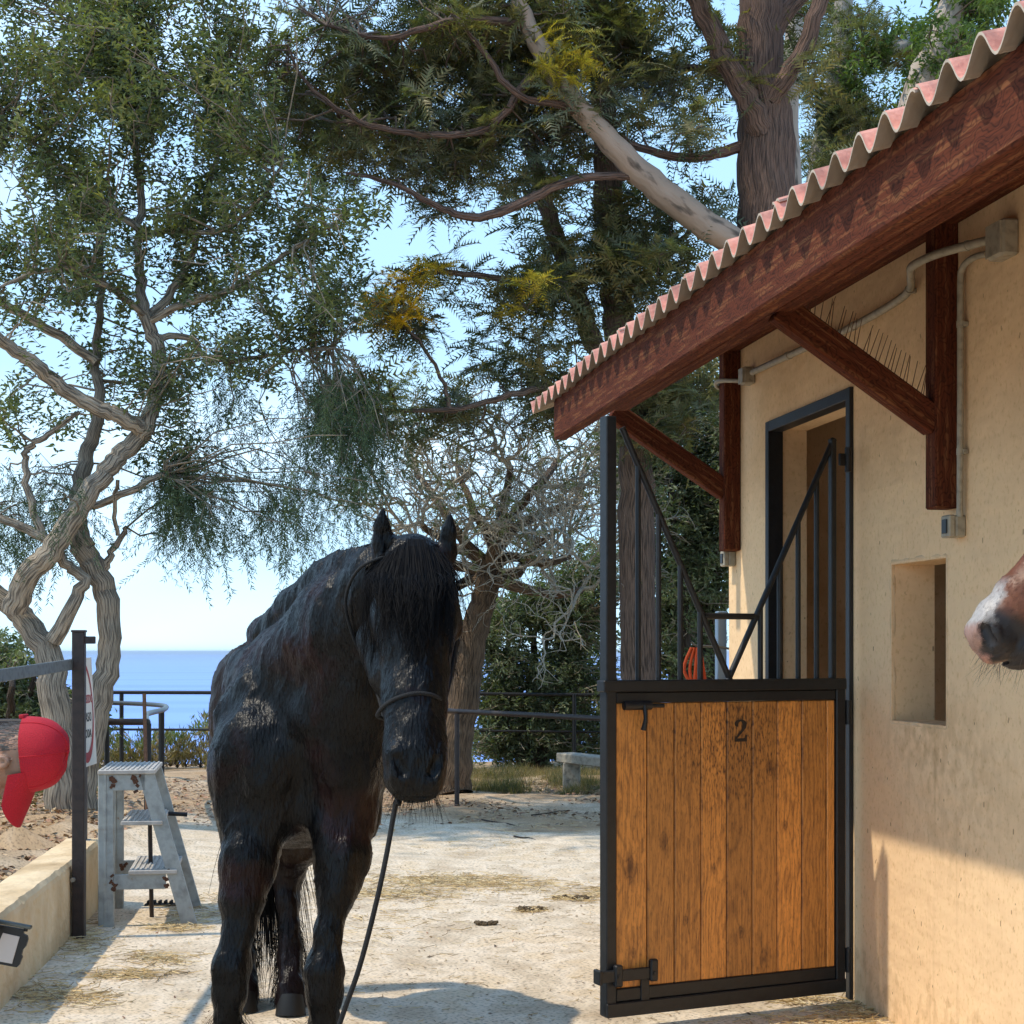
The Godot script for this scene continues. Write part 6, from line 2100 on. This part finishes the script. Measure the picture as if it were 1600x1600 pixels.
func build_halter() -> void:
	var ha := thing("rope_halter", P(640, 1110, 4.42), "dark flecked rope halter on black horse with lead rope hanging to the ground", "halter")
	var rm := textured(Color(0.050, 0.050, 0.058), 0.8, ntex(75, 0.09, [[0.0, 0.5], [0.62, 0.9], [0.72, 1.0], [0.80, Color(4, 4, 3.9)], [1.0, Color(4, 4, 4)]], 3), 7.0, ntex(75, 0.09, []), 0.3)
	var mb := MB.new()
	var nose := smooth_path(PackedVector3Array([P(612, 1128, 4.66), P(596, 1122, 4.60), P(590, 1117, 4.53), P(600, 1103, 4.47), P(622, 1090, 4.432), P(652, 1083, 4.428), P(678, 1087, 4.445), P(692, 1098, 4.50), P(694, 1112, 4.57), P(684, 1125, 4.64)]), 5)
	mb.tube(nose, spread([0.0062], nose.size()), 10)
	part("noseband", mb.commit(), rm, ha)
	mb = MB.new()
	var ck := smooth_path(PackedVector3Array([P(618, 868, 4.70), P(588, 874, 4.68), P(560, 890, 4.70), P(543, 922, 4.765), P(541, 955, 4.80), P(553, 998, 4.83), P(572, 1040, 4.86), P(590, 1085, 4.80), P(600, 1122, 4.64)]), 5)
	mb.tube(ck, spread([0.005], ck.size()), 10)
	part("cheek_rope", mb.commit(), rm, ha)
	mb = MB.new()
	var cr := smooth_path(PackedVector3Array([P(684, 870, 4.71), P(706, 900, 4.74), P(716, 960, 4.76), P(706, 1050, 4.68), P(692, 1108, 4.58)]), 5)
	mb.tube(cr, spread([0.005], cr.size()), 10)
	part("cheek_rope", mb.commit(), rm, ha)
	mb = MB.new()
	mb.tube(smooth_path(PackedVector3Array([P(640, 1205, 4.60), P(626, 1238, 4.47), P(622, 1258, 4.44)]), 4), spread([0.011, 0.013, 0.008], 9), 10)
	part("fiador_knot", mb.commit(), rm, ha)
	mb = MB.new()
	var ld := smooth_path(PackedVector3Array([P(623, 1240, 4.46), P(617, 1262, 4.44), P(605, 1330, 4.40), P(588, 1410, 4.36), P(562, 1510, 4.33), P(534, 1590, 4.32), P(505, 1680, 4.32), P(470, 1790, 4.33), P(440, 1845, 4.35), P(380, 1850, 4.33), P(300, 1846, 4.36), P(200, 1858, 4.28)]), 6)
	for i in ld.size(): ld[i].y = maxf(ld[i].y, 0.012)
	mb.tube(ld, spread([0.0072], ld.size()), 10)
	part("lead_rope", mb.commit(), rm, ha)

# ---------- bay horse leaning out of the next stall ----------
func build_bay_horse() -> void:
	var d := 3.4
	var node := thing("bay_horse", W(3.4, 0.2, 0), "bay horse with white blaze and pink nose leaning its head out of the stable", "horse")
	var f := Field.new()
	var z := Vector3.BACK
	f.chain([P(1560, 984, d), P(1603, 938, d), P(1660, 880, d), P(1735, 792, d), P(1800, 715, d)], [0.040, 0.057, 0.066, 0.085, 0.095], 0.05, z, 1.1)
	f.bone(P(1541, 992, d), P(1556, 1010, d), 0.034, 0.034, 0.03, z, 0.85)
	f.bone(P(1552, 962, d), P(1546, 985, d), 0.034, 0.036, 0.03, z, 0.95)
	f.bone(P(1552, 1022, d), P(1566, 1012, d), 0.020, 0.030, 0.025, z, 0.8)         # upper lip
	f.bone(P(1580, 1022, d), P(1598, 1018, d), 0.026, 0.032, 0.012, z, 0.9)         # lower lip
	f.bone(P(1596, 1010, d), P(1650, 970, d), 0.036, 0.050, 0.04, z, 1.1)
	f.bone(P(1650, 965, d), P(1760, 880, d), 0.052, 0.105, 0.05, z, 1.35)
	f.bone(P(1760, 880, d), P(1800, 800, d), 0.11, 0.11, 0.06, z, 1.2)
	for s: float in [-1.0, 1.0]:
		var o := Vector3(0, 0, s * 0.036)
		f.bone(P(1530, 985, d) + o, P(1545, 1000, d) + o * 1.15, 0.020, 0.018, 0.022)
		f.bone(P(1534, 978, d) + o * 1.25, P(1545, 992, d) + o * 1.45, 0.008, 0.007, 0.012)
		f.bone(P(1528, 984, d) + o * 1.30, P(1537, 1004, d) + o * 1.42, 0.0125, 0.0115, 0.005, z, 1.0, true)
		f.bone(P(1600, 955, d) + o, P(1690, 850, d) + o * 1.5, 0.016, 0.02, 0.04)
		f.chain([P(1800, 660, d) + o * 1.6, P(1810, 610, d) + o * 1.8, P(1800, 560, d) + o * 1.8], [0.035, 0.026, 0.006], 0.02)
	f.bone(P(1566, 1036, d) + z * 0.046, P(1584, 1000, d) + z * 0.046, 0.0085, 0.006, 0.005, z, 1.0, true)
	f.bone(P(1566, 1036, d) - z * 0.046, P(1584, 1000, d) - z * 0.046, 0.0085, 0.006, 0.005, z, 1.0, true)
	f.bone(P(1558, 1038, d), P(1574, 1032, d), 0.006, 0.005, 0.008, z, 0.25, true)
	f.chain([P(1790, 720, d), W(3.35, 0.25, 1.78), W(3.32, -0.4, 1.50)], [0.12, 0.18, 0.26], 0.08)
	var m := f.mesh(Vector3(0.93, 1.2, -3.75), Vector3(2.2, 2.25, -3.05), 0.0074)
	flesh(m, 0.004, 0.0018, 53, 16.0)
	var axis := Vector3(0.63, 0.777, 0)
	var nrm := Vector3(-0.777, 0.63, 0)
	var mz := P(1560, 985, d)
	var nz := FastNoiseLite.new()
	nz.frequency = 26.0
	nz.fractal_octaves = 3
	var coat := func(p: Vector3, n: Vector3) -> Color:
		var r := p - mz
		var s := r.dot(axis)
		var t := r.dot(nrm)
		var k := nz.get_noise_3dv(p)
		var c := Color(0.150, 0.054, 0.026) * (1.0 + 0.35 * k)
		# marks and nostril shade laid out along the profile of the head
		var u := 800.0 + p.x / d * FOC + 10.0 * k
		var v := 1018.0 - (p.y - EYE) / d * FOC + 8.0 * k
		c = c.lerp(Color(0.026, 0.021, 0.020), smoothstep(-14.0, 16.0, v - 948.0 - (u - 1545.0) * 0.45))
		var mid := smoothstep(0.050, 0.030, absf(p.z + d))
		c = c.lerp(Color(0.40, 0.37, 0.35), smoothstep(6.0, -6.0, u - (1572.0 - (v - 900.0) * 0.42)) * smoothstep(895.0, 925.0, v) * (0.35 + 0.65 * mid))
		c = c.lerp(Color(0.34, 0.20, 0.16), smoothstep(4.0, -6.0, u - 1531.0) * smoothstep(970.0, 985.0, v))
		c = c.lerp(Color(0.42, 0.21, 0.15), smoothstep(1020.0, 1028.0, v) * smoothstep(1566.0, 1556.0, u) * smoothstep(-0.3, 0.3, k + 0.15))
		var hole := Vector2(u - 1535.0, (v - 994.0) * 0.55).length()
		c = c.lerp(Color(0.035, 0.030, 0.029), smoothstep(15.0, 10.0, hole) * smoothstep(0.022, 0.034, absf(p.z + d)))  # nostril hollow: its inner shade is put into the colour
		return c
	var bm := mat(Color.WHITE, 0.45)
	bm.vertex_color_use_as_albedo = true
	bm.metallic_specular = 0.4
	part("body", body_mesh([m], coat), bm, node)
	var em := mat(Color(0.02, 0.014, 0.012), 0.08)
	for s: float in [-1.0, 1.0]:
		var sp := SphereMesh.new()
		sp.radius = 0.022
		sp.height = 0.044
		part_at("eye", sp, em, node, Transform3D(Basis(), P(1745, 745, d) + Vector3(0, 0, s * 0.072)))
	var fz := MB.new()
	for i in m[0].size():
		var p: Vector3 = m[0][i]
		if p.x > 1.45: continue
		for rep in 2:
			var n: Vector3 = m[1][i]
			var flow := Vector3(0.55, 0.45, 0) + Vector3(rng.randfn(), rng.randfn(), rng.randfn()) * 0.25
			flow = (flow - n * flow.dot(n)).normalized()
			var side := n.cross(flow) * 0.0006
			var root := p + side * rng.randfn() * 4.0
			fz.v.append(root - side); fz.v.append(root + side); fz.v.append(root + flow * rng.randf_range(0.005, 0.010) + n * 0.0008)
			var c: Color = (coat.call(p, n) as Color) * rng.randf_range(0.6, 1.5)
			for q in 3: fz.c.append(c)
	var fo := part("coat_hair", fz.commit(), bm, node)
	fo.set_meta("kind", "stuff")
	var wk := MB.new()
	for i in 70:
		var c := P(rng.randf_range(1535, 1600), rng.randf_range(1005, 1042), d) + Vector3(0, 0, rng.randf_range(-0.04, 0.05))
		var dir := Vector3(-0.4 + rng.randfn() * 0.4, -0.8, rng.randfn() * 0.4).normalized()
		strand(wk, PackedVector3Array([c, c + dir * 0.03, c + dir * rng.randf_range(0.04, 0.07)]), 0.0008, Vector3.RIGHT)
	part("whiskers", wk.commit(), mat(Color(0.25, 0.22, 0.2), 0.6), node)
	var mn := MB.new()
	for i in 400:
		var t := rng.randf()
		var p0: Vector3 = P(1795, 650, d).lerp(W(3.33, -0.2, 1.78), t)
		var o := Vector3(rng.randfn() * 0.02, -rng.randf_range(0.1, 0.28), -0.10 - rng.randf() * 0.05)
		strand(mn, PackedVector3Array([p0, p0 + Vector3(0, 0.01, -0.05), p0 + o]), 0.006, Vector3(0.8, 0, 0.6))
	part("mane", mn.commit(), mat(Color(0.07, 0.055, 0.05), 0.5), node)

# ---------- person bending down at the edge of the picture ----------
func build_person() -> void:
	var d := 4.8
	var hx := -1.474
	var hy := 1.137
	var C := Vector3(hx, hy, -d)
	var up := Vector3(0.995, 0.09, 0).normalized()
	var fw := Vector3(0.09, -0.995, 0).normalized()
	var sd := Vector3(0, 0, 1)
	var node := thing("person", Vector3(-2.14, 0, -d), "person in red cap bending far forward over a small black-framed tool", "person")
	var f := Field.new()
	# head, jaw, nose, neck
	f.bone(C + up * 0.012 - fw * 0.012, C + up * 0.012 + fw * 0.02, 0.083, 0.080, 0.03, sd, 1.12)
	f.bone(C - up * 0.065 + fw * 0.035, C - up * 0.105 + fw * 0.065, 0.056, 0.036, 0.03, sd, 1.05)
	f.bone(C - up * 0.02 + fw * 0.095, C - up * 0.055 + fw * 0.112, 0.012, 0.015, 0.018)
	f.bone(C - up * 0.085 + fw * 0.092, C - up * 0.09 + fw * 0.095, 0.016, 0.014, 0.012, sd, 0.6)
	f.bone(C - up * 0.06 - fw * 0.02, C - up * 0.20 - fw * 0.035, 0.056, 0.060, 0.04)
	# trunk
	var sh := Vector3(-1.80, 1.17, -d)
	var hip := Vector3(-2.16, 0.93, -d + 0.02)
	f.bone(sh + sd * 0.12, sh - sd * 0.12, 0.085, 0.085, 0.08)
	f.chain([sh, sh.lerp(hip, 0.5) + Vector3(-0.02, 0.04, 0), hip], [0.125, 0.13, 0.14], 0.08, UPV, 1.15)
	f.bone(hip + sd * 0.08, hip - sd * 0.08, 0.12, 0.12, 0.06)
	for s: float in [-1.0, 1.0]:
		var o: Vector3 = sd * s
		f.chain([hip + o * 0.09, Vector3(-2.10, 0.50, -d) + o * 0.11, Vector3(-2.20, 0.10, -d) + o * 0.11], [0.095, 0.066, 0.046], 0.05)
		f.bone(Vector3(-2.21, 0.045, -d) + o * 0.11, Vector3(-2.02, 0.035, -d) + o * 0.12, 0.044, 0.034, 0.03)
		f.chain([sh + o * 0.17, Vector3(-1.78, 0.86, -d) + o * 0.20, Vector3(-1.66, 0.64, -d + 0.03) + o * 0.10], [0.060, 0.044, 0.030], 0.04)
	var body := f.mesh(Vector3(-2.45, -0.02, -d - 0.42), Vector3(-1.34, 1.38, -d + 0.42), 0.0125)
	var hf := Field.new()
	for i in 5: hf.bone(f.A[i], f.A[i] + f.BA[i] / 1.0, f.ra[i], f.rb[i], f.bl[i], sd, 1.0)
	# ear towards the camera: rim and lobe
	var ec := P(13, 1188, d) + sd * 0.078
	var pts := []
	for i in 9:
		var a := -0.6 + i * 0.62
		pts.append(ec + (fw * -cos(a) * 0.6 + up * sin(a)) * 0.026 + sd * (0.004 + 0.006 * sin(a)))
	hf.chain(pts, [0.006, 0.006, 0.006, 0.006, 0.006, 0.006, 0.006, 0.006, 0.007], 0.006)
	hf.bone(ec - sd * 0.012, ec - sd * 0.004, 0.018, 0.014, 0.012)
	var head := hf.mesh(Vector3(-1.70, 0.98, -d - 0.12), Vector3(-1.38, 1.30, -d + 0.13), 0.005)
	# hands with five fingers, closed on the tool's bar
	var all := [body, head]
	var grip := P(-12, 1440, d) + sd * 0.02
	for s: float in [1.0, -1.0]:
		var g := Field.new()
		var w := Vector3(-1.66, 0.64, -d + 0.03) + sd * s * 0.10
		var c := grip + Vector3(-0.035 if s > 0 else -0.12, 0.035, s * 0.02)
		g.chain([w, w.lerp(c, 0.5), c], [0.029, 0.030, 0.032], 0.02)
		for k in 4:
			var o := Vector3(0.018 - 0.017 * k * 1.1, 0.0, s * 0.030 - 0.004 * k)
			var a := c + o + Vector3(0.01, -0.008, 0)
			g.chain([a, a + Vector3(0.026, -0.018, s * 0.012), a + Vector3(0.034, -0.045, 0.0), a + Vector3(0.016, -0.058, -s * 0.012)], [0.0095, 0.009, 0.0085, 0.0075], 0.008)
		g.chain([c + Vector3(-0.01, 0.012, -s * 0.02), c + Vector3(0.032, 0.018, -s * 0.028), c + Vector3(0.052, 0.006, -s * 0.02)], [0.013, 0.011, 0.009], 0.01)
		all.append(g.mesh(c - Vector3(0.13, 0.12, 0.14), c + Vector3(0.12, 0.12, 0.14), 0.004))
	var skin := func(p: Vector3, n: Vector3) -> Color:
		var up_t := (p - C).dot(up)
		if p.x < -1.71 and p.y > 0.86: return Color(0.11, 0.12, 0.14)                      # shirt
		if p.y < 0.09: return Color(0.035, 0.028, 0.025)                                      # shoes
		if p.x < -1.90: return Color(0.035, 0.045, 0.075)                                     # trousers
		var beard := 0.0
		if up_t < 0.02 and up_t > -0.03 and (p - C).dot(fw) > -0.03 and (p - C).dot(fw) < 0.05: beard = 0.45
		return Color(0.36, 0.19, 0.12).lerp(Color(0.10, 0.07, 0.05), beard)
	var sm := mat(Color.WHITE, 0.55)
	sm.vertex_color_use_as_albedo = true
	sm.subsurf_scatter_enabled = true
	sm.subsurf_scatter_strength = 0.08
	part("body", body_mesh(all, skin), sm, node)
	# short greying hair below the cap
	var hb := MB.new()
	hb.colored = true
	for i in 2600:
		var a := rng.randf_range(-PI, PI)
		var t := rng.randf_range(-0.085, 0.03)
		var dirv := -fw * cos(a) + sd * sin(a)
		if cos(a) < 0.10: continue
		if t < -0.03 and cos(a) < 0.45: continue
		var rad := 0.088 if t > -0.03 else lerpf(0.088, 0.064, (-0.03 - t) / 0.055)
		var p0 := C + up * t + Vector3(dirv.x, dirv.y, dirv.z * 0.9) * rad - fw * 0.012
		var lie := (-up * 0.9 + dirv * rng.randf_range(0.05, 0.35) + sd * rng.randfn() * 0.2).normalized()
		var w := lie.cross(dirv).normalized() * 0.0012
		var ln := rng.randf_range(0.016, 0.03)
		hb.v.append(p0 - w); hb.v.append(p0 + w); hb.v.append(p0 + lie * ln)
		var c := Color(0.055, 0.042, 0.032).lerp(Color(0.22, 0.19, 0.15), pow(rng.randf(), 3.0))
		for q in 3: hb.c.append(c)
	var hm := mat(Color.WHITE, 0.5)
	hm.vertex_color_use_as_albedo = true
	part("hair", hb.commit(), hm, node)
	# cap
	var cap := thing("red_cap", C + up * 0.05, "red baseball cap with stitched panels worn by the bending person", "cap")
	var red := textured(Color(0.74, 0.035, 0.135), 0.8, ntex(95, 0.08, [[0.0, 0.72], [0.5, 0.95], [1.0, 1.0]], 4), 5.0, ntex(96, 0.12, [], 3), 0.2)
	red.rim_enabled = true
	red.rim = 0.3
	red.rim_tint = 0.6
	var crown := MB.new()
	var nu := 48
	var nv := 12
	var base := C + up * 0.022
	var nzc := FastNoiseLite.new()
	nzc.frequency = 9.0
	var pt := func(i: int, j: int) -> Vector3:
		var a := TAU * i / nu
		var e := PI * 0.5 * j / nv
		var fr := 0.112 if cos(a) > 0 else 0.116
		var flat := cos(e) if j < nv else 0.0
		var seam := 1.0 - 0.010 * pow(absf(cos(a * 3.0 + PI / 2.0)), 24.0)
		var p := base + (fw * cos(a) * fr + sd * sin(a) * 0.091) * pow(flat, 0.72) * seam + up * (0.118 * pow(sin(e), 0.92)) * (1.0 - 0.06 * cos(a))
		return p + (p - base).normalized() * nzc.get_noise_3dv(p * 1.2) * 0.003
	for i in nu:
		for j in nv:
			crown.quad(pt.call(i + 1, j), pt.call(i, j), pt.call(i, j + 1), pt.call(i + 1, j + 1))
	var st := SurfaceTool.new()
	st.begin(Mesh.PRIMITIVE_TRIANGLES)
	st.set_smooth_group(0)
	for p in crown.v: st.add_vertex(p)
	st.index()
	st.generate_normals()
	part("cap_crown", st.commit(), red, cap)
	for k in 3:
		var a0 := k * PI / 3.0 + PI / 6.0
		var stt := MB.new()
		var path := PackedVector3Array()
		for j in 25:
			var jj := j - 12
			var a := a0 if jj < 0 else a0 + PI
			var i := int(round(a / TAU * nu)) % nu
			path.append((pt.call(i, 12 - absi(jj)) as Vector3) + ((pt.call(i, 12 - absi(jj)) as Vector3) - base).normalized() * 0.0008)
		stt.tube(path, spread([0.0013], path.size()), 5)
		part("seam", stt.commit(), mat(Color(0.72, 0.06, 0.13), 0.8), cap)
	var bt := SphereMesh.new()
	bt.radius = 0.008
	bt.height = 0.010
	part_at("cap_button", bt, red, cap, Transform3D(Basis(Vector3.FORWARD, PI / 2), base + up * 0.119))
	var br := MB.new()
	var bd := (fw * 0.90 - up * 0.44).normalized()
	var prev := []
	for i in 25:
		var t := -1.0 + 2.0 * i / 24.0
		var root := base + fw * 0.104 * sqrt(maxf(1.0 - t * t * 0.80, 0.0)) + sd * t * 0.086 + up * 0.010
		var ln := 0.118 * pow(maxf(1.0 - t * t, 0.0), 0.20) + 0.004
		var drop := -up * 0.042 * t * t
		var tip := root + bd * ln + drop + sd * t * 0.004
		var row := [root, root.lerp(tip, 0.5) + up * 0.003 + drop * 0.3, tip]
		if i > 0:
			for j in 2:
				br.quad(prev[j], row[j], row[j + 1], prev[j + 1])
				br.quad(prev[j + 1] - up * 0.004, row[j + 1] - up * 0.004, row[j] - up * 0.004, prev[j] - up * 0.004)
			br.quad(prev[2], row[2], row[2] - up * 0.004, prev[2] - up * 0.004)
		prev = row
	part("cap_brim", br.commit(), red, cap)
	var sp := MB.new()
	sp.box(base - fw * 0.117 - up * 0.002, Vector3(0.016, 0.014, 0.05), Basis(up, -fw, up.cross(-fw)), 0.003)
	part("cap_strap", sp.commit(), red, cap)
	# the tool: black plate with a pale panel under a metal bar
	var tool := thing("hand_tool", P(20, 1475, d), "black notched frame holding a pale panel under a grey metal bar", "tool")
	var blk := mat(Color(0.022, 0.022, 0.024), 0.45)
	var mb := MB.new()
	var outl := [[-44, 1432], [0, 1445], [38, 1452], [37, 1459], [43, 1462], [44, 1468], [41, 1478], [36, 1484], [34, 1492], [35, 1496], [31, 1507], [27, 1511], [0, 1506], [-60, 1495]]
	var ring := []
	for q in outl: ring.append(P(q[0], q[1], d))
	var cen := P(0, 1478, d)
	for i in ring.size():
		var a: Vector3 = ring[i]
		var b: Vector3 = ring[(i + 1) % ring.size()]
		mb.tri(cen + sd * 0.006, b + sd * 0.006, a + sd * 0.006)
		mb.tri(cen - sd * 0.006, a - sd * 0.006, b - sd * 0.006)
		mb.quad(a + sd * 0.006, b + sd * 0.006, b - sd * 0.006, a - sd * 0.006)
	part("plate", mb.commit(), blk, tool)
	mb = MB.new()
	var q4 := [P(6, 1457, d), P(32, 1463, d), P(20, 1505, d), P(-12, 1499, d)]
	for i in 4: q4[i] += sd * 0.009
	mb.quad(q4[0], q4[3], q4[2], q4[1])
	for i in 4:
		var a: Vector3 = q4[i]
		var b: Vector3 = q4[(i + 1) % 4]
		mb.quad(b, a, a - sd * 0.004, b - sd * 0.004)
	part("pale_panel", mb.commit(), mat(Color(0.72, 0.67, 0.63), 0.5), tool)
	mb = MB.new()
	mb.bar(P(-50, 1430, d) + sd * 0.004, P(50, 1449, d) + sd * 0.004, 0.011, 0.018, UPV, 0.003)
	part("metal_bar", mb.commit(), mat(Color(0.36, 0.37, 0.35), 0.35, 0.6), tool)
	mb = MB.new()
	mb.rod(P(41, 1449, d), P(40, 1455, d), 0.006, 8)
	part("rivet", mb.commit(), blk, tool)

# ---------- straw, leaf litter, stones ----------
func build_litter() -> void:
	rng.seed = 31
	var sm := mat(Color.WHITE, 0.7)
	sm.vertex_color_use_as_albedo = true
	var mb := MB.new()
	var put := func(p: Vector3, ln: float, w: float, col: Color, lift: float) -> void:
		var a := rng.randf() * TAU
		var dir := Vector3(cos(a), rng.randfn() * 0.12, sin(a) * 0.8).normalized()
		var side := dir.cross(UPV).normalized() * w
		var mid := p + Vector3(0, lift + w, 0)
		var bend := Vector3(rng.randfn(), 0, rng.randfn()) * ln * 0.12
		var e0 := mid - dir * ln * 0.5
		var e1 := mid + dir * ln * 0.5
		e0.y = maxf(e0.y, 0.003)
		e1.y = maxf(e1.y, 0.003)
		mid += bend
		var top := Vector3(0, w * 1.4, 0)
		for s in [[e0, mid], [mid, e1]]:
			mb.v.append_array(PackedVector3Array([s[0] - side, s[1] - side, s[1] + top, s[0] - side, s[1] + top, s[0] + top, s[0] + side, s[1] + top, s[1] + side, s[0] + side, s[0] + top, s[1] + top]))
			for q in 12: mb.c.append(col)
	var straw := [Color(0.54, 0.37, 0.15), Color(0.62, 0.45, 0.22), Color(0.42, 0.27, 0.10), Color(0.66, 0.53, 0.31), Color(0.28, 0.19, 0.09)]
	# bands and heaps: [u, v, spread u, spread v, count]
	for b in [[690, 1378, 120, 8, 900], [620, 1398, 100, 7, 420], [820, 1385, 90, 8, 260], [250, 1500, 45, 7, 170], [205, 1525, 60, 6, 190], [270, 1450, 40, 5, 150], [130, 1470, 40, 20, 260], [300, 1430, 40, 10, 130], [360, 1405, 80, 15, 200], [60, 1555, 60, 20, 260], [130, 1560, 50, 12, 120], [900, 1405, 30, 4, 150], [830, 1423, 22, 3, 110], [300, 1330, 60, 30, 260], [760, 1300, 160, 25, 200], [1340, 1580, 60, 20, 260], [1250, 1565, 50, 6, 90], [1290, 1600, 90, 15, 160], [600, 1440, 120, 30, 120], [930, 1395, 20, 6, 80]]:
		for i in b[4]:
			var p := G(b[0] + rng.randfn() * b[2] * 0.6, maxf(b[1] + rng.randfn() * b[3] * 0.7, 1215.0))
			put.call(p, rng.randf_range(0.03, 0.13), rng.randf_range(0.0010, 0.0022), straw[rng.randi() % 5] * rng.randf_range(0.8, 1.15), rng.randf() * 0.010)
	for i in 2600:
		var p := Vector3(rng.randf_range(-3.2, 1.2), 0, -rng.randf_range(4.0, 12.5))
		put.call(p, rng.randf_range(0.015, 0.07), rng.randf_range(0.0008, 0.0018), straw[rng.randi() % 5] * rng.randf_range(0.5, 1.1), 0.0)
	var o := part("straw", mb.commit(), sm, self)
	tag(o, "loose yellow straw strewn in drifts over the yard ground", "straw", "", "stuff")
	# fallen leaves and bark crumbs
	var lf := MB.new()
	var leafcol := [Color(0.22, 0.13, 0.065), Color(0.30, 0.19, 0.09), Color(0.36, 0.25, 0.14), Color(0.15, 0.10, 0.06), Color(0.30, 0.15, 0.08)]
	var drop := func(p: Vector3, s: float, col: Color) -> void:
		var a := rng.randf() * TAU
		var x := Vector3(cos(a), rng.randfn() * 0.25, sin(a)) * s
		var y := Vector3(-sin(a), rng.randfn() * 0.25, cos(a)) * s * rng.randf_range(0.3, 0.6)
		var c := p + Vector3(0, s * 0.35, 0)
		lf.v.append_array(PackedVector3Array([c - x, c + y, c + x, c - x, c + x, c - y]))
		for q in 6: lf.c.append(col)
	for i in 13000:
		var d := rng.randf_range(12.2, 18.6)
		var u := rng.randf_range(240, 1010)
		if rng.randf() > smoothstep(12.6, 15.2, d): continue
		drop.call(Vector3((u - 800.0) / FOC * d, 0.0, -d), rng.randf_range(0.012, 0.035), leafcol[rng.randi() % 5] * rng.randf_range(0.8, 1.6))
	for i in 6500:
		var d := rng.randf_range(9.2, 15.0)
		var u := rng.randf_range(-120, 150 + 100 * (d - 9.0) / 6.0)
		var x := (u - 800.0) / FOC * d
		drop.call(Vector3(x, 0.02 + exp(-pow((x + 3.6) / 1.1, 2.0)) * 0.16, -d), rng.randf_range(0.012, 0.04), leafcol[rng.randi() % 5] * rng.randf_range(0.8, 1.8))
	for i in 1700:
		var d := rng.randf_range(4.2, 12.5)
		drop.call(Vector3(rng.randf_range(-0.30, 0.16) * d, 0.0, -d), rng.randf_range(0.004, 0.014), leafcol[rng.randi() % 5] * rng.randf_range(0.5, 1.3))
	o = part("leaf_litter", lf.commit(), sm, self)
	tag(o, "brown fallen leaves and crumbs scattered under the trees", "leaf litter", "", "stuff")
	# twigs on the ground, single
	var tm := mat(Color(0.20, 0.15, 0.11), 0.9)
	for q in [[860, 1275, 60, 1268, "long thin dark twig lying on the pale yard beyond the horse"], [780, 1282, 55, 1292, "curved dark twig lying on the yard near the pipe rail post"], [820, 1308, 34, 1314, "short straight twig lying alone on the pale yard"]]:
		var a := G(q[0] - q[2] * 0.5, q[1])
		var b := G(q[0] + q[2] * 0.5, q[3])
		var node := thing("fallen_twig", a, q[4], "twig", "fallen twigs on the yard")
		var m2 := MB.new()
		var sp := smooth_path(PackedVector3Array([a + Vector3(0, 0.008, 0), a.lerp(b, 0.4) + Vector3(0, 0.014, 0.06), a.lerp(b, 0.7) + Vector3(0, 0.010, -0.04), b + Vector3(0, 0.008, 0)]), 4)
		m2.tube(sp, spread([0.007, 0.004], sp.size()), 6)
		part("stem", m2.commit(), tm, node)
	# droppings: small flattened clods
	var cm := textured(Color(0.46, 0.38, 0.27), 0.95, ntex(98, 0.06, [[0.0, 0.5], [1.0, 1.0]]), 8.0)
	for q in [[895, 1405, 0.075, "larger flattened dung patch lying near the open door"], [832, 1423, 0.065, "smaller flattened dung patch on the pale yard"], [760, 1445, 0.04, "small brown dung crumb alone on the pale yard"]]:
		var c := G(q[0], q[1])
		var node := thing("dung_patch", c, q[3], "dung", "dung on the yard")
		var m2 := MB.new()
		for k in 26:
			var a := rng.randf() * TAU
			var r: float = sqrt(rng.randf()) * q[2]
			m2.box(c + Vector3(cos(a) * r * 1.5, 0.006 + rng.randf() * 0.008, sin(a) * r * 0.7), Vector3(rng.randf_range(0.01, 0.035), rng.randf_range(0.006, 0.016), rng.randf_range(0.01, 0.03)), rand_basis(0.5), 0.004)
		part("clods", m2.commit(), cm, node)
